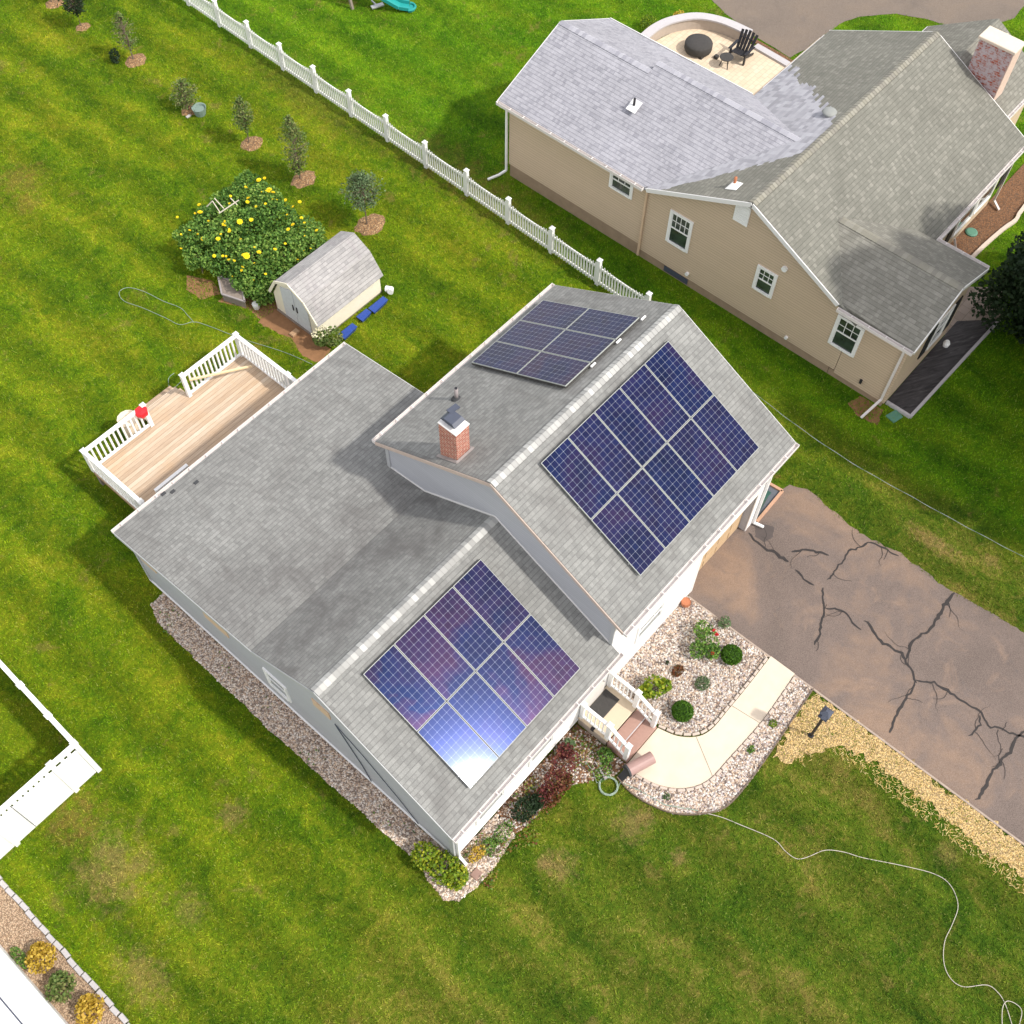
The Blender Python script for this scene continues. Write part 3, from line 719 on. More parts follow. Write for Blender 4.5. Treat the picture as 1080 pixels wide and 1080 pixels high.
# ------------------------------------------------------------------ building helpers
class Wall:
    """axis 'x-' : wall facing -x at x=c ; 'y-' facing -y ; 'x+','y+'"""
    def __init__(s, ax, c): s.ax, s.c = ax, c
    def box(s, mb, a0, a1, z0, z1, o0, o1, ch=0):
        sg = -1 if s.ax[1] == '-' else 1
        lo, hi = sorted((s.c+sg*o0, s.c+sg*o1))
        if s.ax[0] == 'x': mb.box(lo, hi, a0, a1, z0, z1, ch)
        else: mb.box(a0, a1, lo, hi, z0, z1, ch)
def window(wall, a0, a1, z0, z1, par, grid=(3, 2), fr=.09, label=None, name='window', slider=False):
    mb = MB(); B = lambda *k: wall.box(mb, *k)
    B(a0, a0+fr, z0, z1, -.01, .045); B(a1-fr, a1, z0, z1, -.01, .045)
    B(a0+fr, a1-fr, z1-fr, z1, -.01, .048); B(a0+fr, a1-fr, z0, z0+fr*.9, -.01, .06)
    zm = (z0+z1)/2; i0, i1 = a0+fr, a1-fr
    B(i0, i1, zm-.022, zm+.022, .001, .032)
    B(i0, i0+.035, z0+fr, z1-fr, .001, .026); B(i1-.035, i1, z0+fr, z1-fr, .001, .026)
    if grid:
        for k in range(1, grid[0]):
            q = i0+(i1-i0)*k/grid[0]; B(q-.011, q+.011, zm+.022, z1-fr, .001, .018)
        for k in range(1, grid[1]):
            q = zm+(z1-fr-zm)*k/grid[1]; B(i0+.036, i1-.036, q-.011, q+.011, .001, .0165)
    o = mb.build(name, M['white'], par)
    if label: o['label'] = label
    pn = MB(); wall.box(pn, i0, i1, z0+fr*.9, z1-fr, -.012, .008); pn.build('pane', M['glass'], o)
    return o
def gutter(mb, a, b, out, w_=.12, h_=.11, t=.012, hang=.6):
    """U channel from a to b (same height z = top of gutter); out = outward unit vector (x,y)"""
    a, b = Vector(a), Vector(b); o = Vector((*out, 0)); dz = Vector((0, 0, 1)); L_ = (b-a).length; d = (b-a).normalized()
    def slab(u0, u1, z0, z1, p0=0, p1=None):
        p1 = L_ if p1 is None else p1
        q = [a+d*p0+o*u0, a+d*p1+o*u0, a+d*p1+o*u1, a+d*p0+o*u1]
        cr = (q[1]-q[0]).cross(q[3]-q[0]).z
        if cr < 0: q = q[::-1]
        mb.hexa([tuple(v+dz*z0) for v in q], [tuple(v+dz*z1) for v in q])
    slab(.002, t, -h_, 0); slab(w_-t, w_, -h_, .004); slab(t, w_-t, -h_, -h_+t)
    slab(t, w_-t, -h_+t, -.002, 0, t); slab(t, w_-t, -h_+t, -.002, L_-t, L_)
    k = hang*.5
    while k < L_: slab(t, w_-t, -.012, .006, k, k+.025); k += hang
def downspout(name, pts, par, mat='white', w_=.075, h_=.06):
    mb = MB()
    for a, b in zip(pts[:-1], pts[1:]): mb.beam(a, b, w_, h_)
    return mb.build(name, M[mat], par)
CAPM = m_stonebits('ridge_cap_shingles', [(.30, .30, .29), (.40, .40, .385), (.34, .34, .33), (.40, .40, .385), (.34, .34, .33), (.45, .45, .435), (.33, .33, .32), (.37, .37, .355)])
CAPT = m_stonebits('tan_ridge_cap_shingles', [(.22, .21, .18), (.27, .26, .22), (.24, .23, .19), (.31, .30, .25)])
CAPL = m_stonebits('pale_ridge_cap_shingles', [(.30, .30, .34), (.36, .36, .40), (.40, .40, .44), (.33, .33, .37)])
def ridge_caps(par, a, b, s1, s2, mat, half=.155, stp=.145):
    """a,b ridge end points; s1,s2: unit vectors running down either slope"""
    a, b = Vector(a), Vector(b); d = (b-a).normalized(); L_ = (b-a).length; mb = MB(); k = 0
    up = Vector((0, 0, 1))
    while k < L_-.02:
        e = min(k+stp*1.15, L_); p0 = a+d*k+up*.032; p1 = a+d*e+up*.018; t = rnd.random()
        for s_ in (s1, s2):
            sv_ = Vector(s_)*half
            q = [p0, p1, p1+sv_, p0+sv_]
            n_ = (q[1]-q[0]).cross(q[3]-q[0])
            if n_.z < 0: q = [q[1], q[0], q[3], q[2]]
            mb.poly(q, t)
            lo = [q[2]-up*.03, q[3]-up*.03]; mb.poly([q[3], q[2], lo[0], lo[1]], t)
        mb.poly([p0+Vector(s1)*half, p0, p0+Vector(s2)*half, p0-up*.03], t)
        k += stp
    return mb.build('ridge_cap', mat, par)

# ------------------------------------------------------------------ main house
H = thing('house', 'pale grey split level house with three solar arrays on its grey shingle roofs', 'house', (4.17, -4.4, 0))
LF, LR, LK, LB = (-8.62, 2.86), (-4.41, 4.95), (-1.88, 3.48), (3.78, 2.83)
HF, HR, HB = (-8.66, 4.37), (-4.37, 6.60), (-.22, 4.36)
def lowz(y):
    pr_ = [LF, LR, LK, LB]
    for a, b in zip(pr_[:-1], pr_[1:]):
        if a[0] <= y <= b[0]: return a[1]+(b[1]-a[1])*(y-a[0])/(b[0]-a[0])
    return LB[1]
T_ = .13
mb = MB(); mb.box(-1.86, 4.3, -8.38, 3.46, 0, .27); mb.box(4.3, 6.36, -.4, 3.46, 0, .27); mb.build('foundation', M['foundation'], H)
mb = MB()
prof = [(-8.42, .27), (3.5, .27), (3.5, lowz(3.5)-T_), (LK[0], LK[1]-T_), (LR[0], LR[1]-T_), (-8.42, lowz(-8.42)-T_)]
mb.xprism(prof, -1.9, 4.25)
mb.xprism([(-.6, .27), (3.5, .27), (3.5, lowz(3.5)-T_), (-.6, lowz(-.6)-T_)], 4.25, 6.42)
SID = siding('shaded_grey_siding', (.43, .44, .475), line=.3)  # darker copy of the siding, gable shade put into the colour
lw = mb.build('wall', SID, H)
mb = MB(); mb.box(-1.88, 4.17, -8.44, -8.422, .29, lowz(-8.42)-.15); mb.build('sunlit_front_siding', M['siding_sunlit'], H)  # added slab paints the sunlit look of the front wall
mb = MB()
hz = lambda y: HF[1]+(HR[1]-HF[1])*(y-HF[0])/(HR[0]-HF[0]) if y < HR[0] else HB[1]+(HR[1]-HB[1])*(HB[0]-y)/(HB[0]-HR[0])
GX0, GX1, GZ = 8.3, 10.95, 2.1
# upper wing walls with garage opening: side walls, back, front pieces
mb.xprism([(-8.1, 0), (-.5, 0), (-.5, hz(-.5)-T_), (HR[0], HR[1]-T_), (-8.1, hz(-8.1)-T_)], 4.17, 11.4)
for x0, x1, z0, z1 in [(4.17, GX0, 0, hz(-8.35)-T_), (GX1, 11.4, 0, hz(-8.35)-T_), (GX0, GX1, GZ, hz(-8.35)-T_)]:
    mb.box(x0, x1, -8.35, -8.1, z0, z1)
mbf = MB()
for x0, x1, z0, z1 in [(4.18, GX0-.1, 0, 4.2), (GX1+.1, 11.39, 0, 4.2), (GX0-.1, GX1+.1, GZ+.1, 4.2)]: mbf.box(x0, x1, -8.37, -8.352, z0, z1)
hw = mb.build('wall', SID, H); hw['label'] = 'taller right hand part of the wall above the garage'
mb = MB()
n_ = 4
for k in range(n_): mb.box(GX0+.005, GX1-.005, -8.14, -8.104, .02+k*.52, .02+k*.52+.50, .01)
for k in range(n_):
    for j in range(4):
        x_ = GX0+.15+j*.63; mb.box(x_, x_+.48, -8.155, -8.14, .1+k*.52, .02+k*.52+.42, .008)
gd = mb.build('garage_door', M['garage'], H)
mb = MB(); mb.box(GX0-.1, GX0, -8.38, -8.34, 0, GZ+.1); mb.box(GX1, GX1+.1, -8.38, -8.34, 0, GZ+.1); mb.box(GX0, GX1, -8.38, -8.34, GZ, GZ+.1); mb.build('door_trim', M['trim'], H)
mbf.build('sunlit_front_siding', M['siding_sunlit'], H)  # same added slab for the upper front, sunlight in its colour
# roofs
mb = MB()
def slab(prof): return prof+[(y, z-T_) for y, z in prof[::-1]]
mb.xprism(slab([LF, LR, LK, LB]), -2.06, 4.17)
mb.xprism(slab([(-.52, lowz(-.52)), LB]), 4.17, 6.66)
lr = mb.build('roof', M['roof'], H)
mb = MB(); mb.xprism(slab([HF, HR, HB]), 4.06, 11.5); hr = mb.build('roof', M['roof'], H); hr['label'] = 'higher roof over the garage wing with two solar arrays'
def sl(a, b): v = Vector((0, b[0]-a[0], b[1]-a[1])); v.normalize(); return v
ridge_caps(lr, (-2.06, LR[0], LR[1]), (4.16, LR[0], LR[1]), sl(LR, LF), sl(LR, LK), CAPM)
ridge_caps(hr, (4.06, HR[0], HR[1]), (11.5, HR[0], HR[1]), sl(HR, HF), sl(HR, HB), CAPM)
# rake boards and flashing
def rake(name, x, prof, drop, hgt, thick, mat, par, dz=0):
    mb = MB()
    for (y0, z0), (y1, z1) in zip(prof[:-1], prof[1:]):
        mb.hexa([(x, y0, z0-drop-hgt+dz), (x+thick, y0, z0-drop-hgt+dz), (x+thick, y1, z1-drop-hgt+dz), (x, y1, z1-drop-hgt+dz)], [(x, y0, z0-drop+dz), (x+thick, y0, z0-drop+dz), (x+thick, y1, z1-drop+dz), (x, y1, z1-drop+dz)])
    return mb.build(name, mat, par)
rake('rake_board', -2.085, [LF, LR, LK, LB], .022, .15, .024, M['grey_trim'], H)
rake('rake_board', 4.035, [HF, HR, HB], .02, .13, .024, simple('warm_rake_edge', (.52, .42, .36), .6, .2, 8), H)
rake('rake_board', 11.501, [HF, HR, HB], .02, .13, .024, M['trim'], H)
rake('rake_board', 6.661, [(-.52, lowz(-.52)), LB], .02, .13, .024, M['trim'], H)
mb = MB()
pf = [(-8.33, lowz(-8.33)), LR, LK, (-.5, lowz(-.5))]
for (y0, z0), (y1, z1) in zip(pf[:-1], pf[1:]): mb.beam((4.158, y0, z0+.03), (4.158, y1, z1+.03), .02, .05)
mb.build('flashing', M['trim'], H)
mb = MB(); mb.beam((-1.915, -8.42, .275), (-1.915, 3.5, .275), .05, .035); mb.beam((-1.9, -8.43, .275), (4.2, -8.43, .275), .05, .035)
mb.build('base_trim', M['white'], H)
for bb_ in [(-1.93, -1.8, -8.455, -8.42, .29, lowz(-8.42)-.16), (-1.93, -1.9, -8.42, -8.32, .29, lowz(-8.42)-.16), (-1.93, -1.9, 3.42, 3.53, .29, 2.65), (4.14, 4.17, -8.37, -8.27, lowz(-8.3)+.02, 4.3), (4.14, 4.17, -.6, -.48, 3.36, 4.2), (11.4, 11.43, -8.38, -8.26, 0, 4.2)]:
    mb = MB(); mb.box(*bb_); mb.build('corner_trim', M['grey_trim'], H)
# white return where the upper front wall meets the lower roof
mb = MB(); mb.box(4.175, 4.6, -8.56, -8.35, 2.62, 2.84); mb.build('fascia_return', M['white'], H)
def gut(a, b, out, z): mb = MB(); gutter(mb, (a[0], a[1], z), (b[0], b[1], z), out); return mb.build('gutter', M['gutter'], H)
gut((-2.08, LF[0]), (4.23, LF[0]), (0, -1), 2.85); gut((4.04, HF[0]), (11.52, HF[0]), (0, -1), 4.36)
gut((4.04, HB[0]), (11.52, HB[0]), (0, 1), 4.35); gut((-2.08, LB[0]), (6.68, LB[0]), (0, 1), 2.82)
for bb_ in [(-1.9, 4.17, LF[0]+.03, -8.442, 2.62, 2.65), (4.17, 11.4, HF[0]+.03, -8.372, 4.13, 4.16), (4.17, 11.4, -.5, HB[0]-.03, 4.12, 4.15), (-1.9, 6.4, 3.5, LB[0]-.03, 2.6, 2.63)]:
    mb = MB(); mb.box(*bb_); mb.build('soffit', M['trim'], H)
downspout('downspout', [(-1.82, -8.72, 2.76), (-1.82, -8.5, 2.5), (-1.82, -8.5, .25), (-1.82, -8.75, .08)], H)
downspout('downspout', [(11.3, -8.76, 4.27), (11.3, -8.42, 4.0), (11.3, -8.42, .16), (11.42, -8.72, .07)], H)
# windows
wl = Wall('x-', -1.9)
window(wl, -2.62, -1.74, 1.0, 2.0, H, None, label='white framed window low in the left gable wall')
for a0, a1, z0 in ((2.6, 3.25, 1.75), (-.4, .55, 1.85), (-4.45, -3.85, 2.95)):
    mb = MB(); wl.box(mb, a0, a1, z0, z0+.42, 0, .03); mb.build('beige_panel', M['beige_panel'], H)
wf = Wall('y-', -8.44); window(wf, -1.1, 0.0, 1.0, 2.2, H, (3, 2)); window(wf, .9, 1.9, 1.0, 2.2, H, (3, 2))
wh = Wall('y-', -8.37)
for a0 in (4.9, 8.3, 9.9): window(wh, a0, a0+.95, 2.75 if a0 > 6 else 2.75, 3.85, H, (3, 2))
window(wh, 5.4, 6.6, 1.1, 2.1, H, (3, 2))
mb = MB(); wf.box(mb, 3.05, 4.0, .5, 2.52, -.01, .05); dr = mb.build('front_door', simple('pale_front_door', (.62, .60, .57), .5, .1, 6), H); mb = MB(); wf.box(mb, 3.86, 3.92, 1.4, 1.5, .05, .1); mb.build('handle', M['metal'], dr)
wr = Wall('y+', -.5); window(wr, 7.0, 7.9, 3.2, 4.0, H)
wr2 = Wall('y+', 3.5); window(wr2, -.6, .4, 1.2, 2.2, H); 
mb = MB(); wr2.box(mb, 1.6, 3.4, .8, 2.6, -.01, .04); sd_ = mb.build('patio_door', M['white'], H); mb = MB(); wr2.box(mb, 1.7, 3.3, .9, 2.5, .041, .05); mb.build('pane', M['glass'], sd_)
# service cables on the gable
mb = MB(); c0 = (-1.93, -4.6, 2.95)
mb.tube([c0, (-1.93, -4.9, 2.2), (-1.93, -5.3, 1.2), (-1.93, -5.5, .35)], .014, 5); mb.tube([c0, (-1.93, -5.5, 2.3), (-1.93, -6.6, 1.2), (-1.93, -7.2, .4)], .012, 5)
mb.build('service_cable', M['slate'], H)
# chimney
cx, cy = 4.58, -2.70; zb_ = 5.35
mb = MB(); mb.box(cx-.23, cx+.23, cy-.29, cy+.29, zb_, 6.93); ch = mb.build('chimney', M['brick'], H)
mb = MB(); mb.box(cx-.245, cx+.245, cy-.305, cy+.305, 6.93, 6.97, .015); mb.build('chimney_crown', M['trim'], ch)
mb = MB()
mb.box(cx-.13, cx+.13, cy-.15, cy+.17, 6.97, 7.10); mb.hexa([(cx-.19, cy-.22, 7.10), (cx+.19, cy-.22, 7.10), (cx+.19, cy+.26, 7.10), (cx-.19, cy+.26, 7.10)], [(cx-.17, cy-.12, 7.17), (cx+.17, cy-.12, 7.17), (cx+.17, cy+.16, 7.17), (cx-.17, cy+.16, 7.17)])
mb.beam((cx+.05, cy+.2, 7.16), (cx+.36, cy+.18, 7.14), .16, .03); mb.build('chimney_cap', M['slate'], ch)
mb = MB(); sy = hz(cy-.35); mb.beam((cx-.3, cy-.34, hz(cy-.34)+.02), (cx+.3, cy-.34, hz(cy-.34)+.02), .07, .02); mb.beam((cx+.28, cy-.36, hz(cy-.36)+.015), (cx+.28, cy+.36, hz(cy+.36)+.015), .1, .02); mb.beam((cx-.28, cy-.36, hz(cy-.36)+.015), (cx-.28, cy+.36, hz(cy+.36)+.015), .1, .02)
mb.build('chimney_flashing', simple('pinkish_flashing', (.30, .27, .26), .7, .2, 9), ch)
vx, vy = 6.27, -1.15; vz = hz(vy)
mb = MB(); mb.tube([(vx, vy, vz-.05), (vx, vy, vz+.46)], .055, 10); vp = mb.build('vent_pipe', M['pipe'], H, True)
mb = MB(); mb.lathe((vx, vy, vz-.04), [(.15, 0), (.12, .07), (.06, .13)], 12); mb.build('pipe_boot', M['dark'], vp)
mb = MB(); mb.tube([(vx, vy, vz+.455), (vx, vy, vz+.475)], .045, 8); mb.build('pipe_opening', M['black'], vp)
for px, py in ((182, 518), (207, 509), (172, 520)):
    x_, y_ = P(px, py, 2.88); mb = MB(); z_ = lowz(min(y_, 3.7)); mb.box(x_-.07, x_+.07, y_-.05, y_+.05, z_-.01, z_+.02, .008); mb.build('roof_patch', M['dark'], H)

# ------------------------------------------------------------------ solar panels
PW, PL_ = 1.0, 1.835
pan = thing('solar_panel', 'x', 'solar panel', (0, 0, 0))
mb = MB(); t = .008
mb.box(0, PW, 0, t*1.6, 0, .04); mb.box(0, PW, PL_-t*1.6, PL_, 0, .04); mb.box(0, t*1.6, t*1.6, PL_-t*1.6, 0, .04); mb.box(PW-t*1.6, PW, t*1.6, PL_-t*1.6, 0, .04)
mb.build('panel_frame', M['frame'], pan)
mb = MB(); a = .0128; mb.poly([(a, a, .036), (PW-a, a, .036), (PW-a, PL_-a, .036), (a, PL_-a, .036)], None, [(0, 0), (6, 0), (6, 11), (0, 11)])
mb.poly([(a, PL_-a, .006), (PW-a, PL_-a, .006), (PW-a, a, .006), (a, a, .006)]); mb.build('cells', M['cell'], pan)
mb = MB(); mb.beam((0, .4, -.035), (PW, .4, -.035), .04, .05); mb.beam((0, 1.45, -.035), (PW, 1.45, -.035), .04, .05); mb.build('mounting_rail', M['metal'], pan)
mb = MB(); mb.box(PW+.002, PW+.018, 0, PL_, -.03, .012); mb.box(0, PW, PL_+.002, PL_+.018, -.03, .011); mb.build('gap_shade_strip', M['cover'], pan)  # dark strip added in the panel gaps, painting the shade there
ORD = ['first', 'second', 'third', 'fourth', 'fifth']
used = False
def array(x0, u0, nx, ridge, eave, front, lab, grp):
    global used, pan
    R_, E_ = Vector((0, ridge[0], ridge[1])), Vector((0, eave[0], eave[1])); dn = (E_-R_).normalized(); up = -dn
    xax = Vector((1, 0, 0)) if front else Vector((-1, 0, 0)); nrm = xax.cross(up)
    for row in range(2):
        for i in range(nx):
            u = u0+row*(PL_+.02)+PL_
            xx = x0+i*(PW+.02)+(0 if front else PW)
            o = R_+dn*u+nrm*.10+Vector((xx, 0, 0))
            m = Matrix(((xax.x, up.x, nrm.x, o.x), (xax.y, up.y, nrm.y, o.y), (xax.z, up.z, nrm.z, o.z), (0, 0, 0, 1)))
            q = dup(pan) if used else pan; used = True
            q.matrix_world = m; q.location = o; q.rotation_mode = 'XYZ'; q.rotation_euler = m.to_euler()
            q['group'] = grp; q['label'] = lab % (('upper', 'lower')[row], ORD[i])
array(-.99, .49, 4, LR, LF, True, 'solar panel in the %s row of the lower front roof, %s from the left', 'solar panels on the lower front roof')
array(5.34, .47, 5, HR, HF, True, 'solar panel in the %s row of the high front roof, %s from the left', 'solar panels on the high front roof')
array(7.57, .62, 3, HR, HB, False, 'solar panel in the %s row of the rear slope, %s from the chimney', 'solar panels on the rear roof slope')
mb = MB()
for x_ in (8.0, 9.05, 10.1):
    y_ = HR[0]+.50; z_ = hz(y_)+.06; mb.box(x_+.5, x_+.68, y_-.0, y_+.05, z_-.02, z_+.02)
mb.build('panel_bracket', M['white'], H)

# ------------------------------------------------------------------ front steps (stoop)
S = thing('front_steps', 'cream landing with brown steps and white railings in front of the house', 'steps', (3.6, -8.9, 0))
mb = MB(); mb.box(2.98, 4.26, -9.42, -8.46, 0, .44); mb.build('base', M['stoop_side'], S)
mb = MB(); mb.box(2.94, 4.3, -9.46, -8.46, .44, .5, .01); mb.build('landing', M['concrete_step'], S)
mb = MB(); mb.box(2.98, 4.26, -9.80, -9.462, 0, .335, .01); mb.build('step', M['paver_brown'], S)
mb = MB(); mb.box(2.98, 4.26, -10.16, -9.802, 0, .17, .01); mb.build('step', M['paver_brown'], S)
mb = MB(); mb.box(2.98, 4.26, -9.805, -9.78, .335, .342); mb.build('step_edge', M['stone_pale'], S)
def rail_panel(mb, a, b, z0, z1, n=None, pitch=.115, bal=.032, top=(.09, .06), bot=.06, zslope=0):
    a, b = Vector((*a, 0)), Vector((*b, 0)); L_ = (b-a).length; k = n or int(L_/pitch)
    za = Vector((0, 0, z1)); zc = Vector((0, 0, z1+zslope)); ba = Vector((0, 0, z0)); bc = Vector((0, 0, z0+zslope))
    mb.beam(a+za, b+zc, top[0], top[1]); mb.beam(a+ba, b+bc, bot, .05)
    for i in range(1, k):
        q = a+(b-a)*(i/k); dz = zslope*i/k
        mb.box(q.x-bal/2, q.x+bal/2, q.y-bal/2, q.y+bal/2, z0+dz+.02, z1+dz-.02)
def post(par, x, y, z0, z1, w_=.11, cap=True, name='post'):
    mb = MB(); mb.box(x-w_/2, x+w_/2, y-w_/2, y+w_/2, z0, z1)
    o = mb.build(name, M['white'], par)
    if cap:
        mb = MB(); c = w_/2+.02; mb.box(x-c, x+c, y-c, y+c, z1, z1+.025); mb.hexa([(x-c, y-c, z1+.025), (x+c, y-c, z1+.025), (x+c, y+c, z1+.025), (x-c, y+c, z1+.025)], [(x-.01, y-.01, z1+.08), (x+.01, y-.01, z1+.08), (x+.01, y+.01, z1+.08), (x-.01, y+.01, z1+.08)])
        mb.build('post_cap', M['white'], o)
    return o
for xx in (3.02, 4.22):
    post(S, xx, -9.40, .5, 1.42, .12); post(S, xx, -10.06, .17, 1.08, .12); post(S, xx, -8.52, .5, 1.42, .1)
    mb = MB(); rail_panel(mb, (xx, -8.57), (xx, -9.34), .6, 1.34, pitch=.12); rail_panel(mb, (xx, -9.46), (xx, -10.0), .55, 1.30, pitch=.12, zslope=-.3)
    mb.build('railing', M['white'], S)
mb = MB(); mb.box(2.93, 3.05, -9.0, -8.9, .38, .52); mb.build('lamp', M['black'], S)
mb = MB(); mb.box(3.3, 4.08, -8.98, -8.5, .5, .512, .003); tag(mb.build('doormat', M['cover']), 'dark grey doormat on the cream landing', 'doormat')

# ------------------------------------------------------------------ rear deck
D = thing('deck', 'raised wooden deck with white railings behind the house', 'deck', (2.2, 5.5, 0))
DX0, DX1, DY0, DY1, DZ = -.78, 5.22, 3.56, 7.42, .72
mb = MB(); mb.box(DX0, DX1, DY0, DY1, DZ-.05, DZ); mb.box(1.5, 3.0, DY1+.002, DY1+.42, DZ-.05, DZ-.002); mb.build('floor', M['deck'], D)
mb = MB(); mb.box(DX0+.02, DX1-.02, DY0+.02, DY1-.02, DZ-.25, DZ-.052); mb.build('rim_joist', simple('stained_deck_wood', (.34, .19, .11), .85, .25, 6), D)
mb = MB(); mb.box(1.5, 3.0, DY1+.43, DY1+.75, DZ-.27, DZ-.22); mb.box(1.5, 3.0, DY1+.76, DY1+1.08, DZ-.5, DZ-.45); mb.build('stair', M['deck'], D)
for x_, y_ in ((DX0+.1, DY1-.1), (DX1-.1, DY1-.1), (DX0+.1, 4.), (DX1-.1, 4.), (2.2, DY1-.1)):
    mb = MB(); mb.box(x_-.07, x_+.07, y_-.07, y_+.07, 0, DZ-.26); mb.build('leg', M['weathered'], D)
RT = DZ+.98
for x_, y_ in ((DX0+.05, DY1-.05), (1.48, DY1-.05), (3.0, DY1-.05), (DX1-.05, DY1-.05), (DX0+.05, 4.75), (DX1-.05, 5.0)): post(D, x_, y_, DZ, RT+.06, .12)
for a, b in (((DX0+.11, DY1-.05), (1.42, DY1-.05)), ((3.06, DY1-.05), (DX1-.11, DY1-.05)), ((DX0+.05, 4.81), (DX0+.05, DY1-.11)), ((DX1-.05, 5.06), (DX1-.05, DY1-.11)), ((DX0+.05, 3.6), (DX0+.05, 4.69)), ((DX1-.05, 3.6), (DX1-.05, 4.94))):
    mb = MB(); rail_panel(mb, a, b, DZ+.1, RT, pitch=.15, bal=.055, top=(.12, .06), bot=.08); mb.build('railing', M['white'], D)
mb = MB(); mb.beam((3.1, 7.2, DZ+.86), (5.0, 6.7, DZ+.16), .07, .05); tag(mb.build('wooden_pole', simple('pale_pine', (.70, .55, .34), .7, .1, 8)), 'pale wooden pole leaning across the right hand deck railing', 'pole')
mb = MB(); bx, by = P(149, 434, RT); 
mb.lathe((bx, by, DZ+.80), [(.10, 0), (.18, .05), (.21, .16), (.19, .24), (.06, .28)], 6); tag(mb.build('red_bucket', M['red'], None, False), 'red rounded bin standing at the open end of the left deck railing', 'bin')
mb = MB(); mb.lathe((1.05, 7.85, 0), [(.22, 0), (.27, .1), (.27, .95), (.32, 1.1), (.2, 1.12)], 12); tag(mb.build('planter', simple('cream_planter', (.78, .66, .50), .7, .1, 6)), 'cream round planter on the grass behind the deck railing', 'planter')
mb = MB(); wy = P(172, 512, 1.66)[1]; mb.box(-.2, 1.0, wy, wy+.1, DZ+.86, DZ+.94); mb.box(-.2, -.14, wy, wy+.06, DZ, DZ+.86); mb.box(.94, 1.0, wy, wy+.06, DZ, DZ+.86); tag(mb.build('white_rail', M['white']), 'white board rail standing on the deck close to the rear eave', 'rail')

# ------------------------------------------------------------------ picket fence
F = thing('picket_fence', 'white scalloped picket fence between the two back lawns', 'fence', (16, 10, 0))
fx = lambda y: 15.62+.031*(y+1.)
ys = [25.4, 23.4, 21.4, 19.45, 17.5, 15.55, 13.55, 11.55, 9.5, 7.4, 5.35, 3.3, 1.15, -1.0]
for y_ in ys: post(F, fx(y_), y_, 0, 1.16, .13)
for ya, yb in zip(ys[:-1], ys[1:]):
    mb = MB(); n_ = 17
    for zr_ in (.16, .80): mb.beam((fx(ya), ya-.07, zr_), (fx(yb), yb+.07, zr_), .04, .09)
    for i in range(1, n_):
        t = i/n_; y_ = ya+(yb-ya)*t; x_ = fx(y_); zt = 1.04-.16*math.sin(math.pi*t); c = .03
        mb.box(x_-.035, x_-.018, y_-c, y_+c, .08, zt-.03); mb.hexa([(x_-.035, y_-c, zt-.03), (x_-.018, y_-c, zt-.03), (x_-.018, y_+c, zt-.03), (x_-.035, y_+c, zt-.03)], [(x_-.03, y_-.006, zt+.02), (x_-.023, y_-.006, zt+.02), (x_-.023, y_+.006, zt+.02), (x_-.03, y_+.006, zt+.02)])
    mb.build('picket_panel', M['white'], F)
# ------------------------------------------------------------------ privacy fence, lower left
V = thing('privacy_fence', 'tall solid white vinyl fence turning a corner at the left edge', 'fence', (-6.42, .22, 0))
def vpanel(a, b, z1=1.98):
    a, b = Vector((*a, 0)), Vector((*b, 0)); mb = MB(); zz = Vector((0, 0, 1))
    mb.beam(a+zz*.12, b+zz*.12, .045, .14); mb.beam(a+zz*(z1-.35), b+zz*(z1-.35), .045, .09); mb.beam(a+zz*z1, b+zz*z1, .12, .09)
    mb.beam(a+zz*((z1-.4+.19)/2), b+zz*((z1-.4+.19)/2), .022, z1-.58)
    L_ = (b-a).length; n_ = int(L_/.15)
    for i in range(1, n_):
        q = a+(b-a)*(i/n_); mb.box(q.x-.058, q.x+.058, q.y-.058 if abs((b-a).y) > .1 else q.y-.012, q.y+.058 if abs((b-a).y) > .1 else q.y+.012, z1-.31, z1-.045)
    mb.build('fence_panel', M['white'], V)
cor = (-6.42, .22); yr_ = [.22, 1.3, 2.5, 4.9, 7.3]
for y_ in yr_: post(V, -6.42+.025*(y_-.2), y_, 0, 2.05, .13)
for a, b in zip(yr_[:-1], yr_[1:]): vpanel((-6.42+.025*(a-.2), a+.06), (-6.42+.025*(b-.2), b-.06))
xr = [-7.14, -9.0, -11.4]
for x_ in xr: post(V, x_, .22, 0, 2.05, .13)
vpanel((-6.48, .22), (-7.08, .22)); vpanel((-7.2, .22), (-8.94, .22)); vpanel((-9.06, .22), (-11.34, .22))
mb = MB(); mb.beam((-8.42, .19, .1), (-8.42, .19, 1.95), .02, .012); mb.build('gate_gap', M['slate'], V)

# ------------------------------------------------------------------ white house, lower left corner
WH = thing('white_house', 'white roofed house cut off by the lower left corner of the picture', 'house', (-14, -8, 0))
mb = MB(); mb.box(-18, -10.75, -20, -1.2, 0, 2.7)
mb.build('wall', siding('white_siding', (.80, .80, .80), line=.06), WH)
mb = MB(); mb.hexa([(-18, -20.3, 3.0), (-10.40, -20.3, 2.72), (-10.40, -.9, 2.72), (-18, -.9, 3.0)], [(-18, -20.3, 3.12), (-10.40, -20.3, 2.84), (-10.40, -.9, 2.84), (-18, -.9, 3.12)]); wr_ = mb.build('roof', simple('white_roof_membrane', (.82, .82, .82), .5, .03, 2), WH)
mb = MB(); mb.beam((-11.0, -20, 2.872), (-11.0, -.9, 2.872), .03, .02); mb.build('seam', M['slate'], wr_)
ww = Wall('x+', -10.75); window(ww, -9.5, -8.5, 1.2, 2.4, WH); window(ww, -14.5, -13.5, 1.2, 2.4, WH)
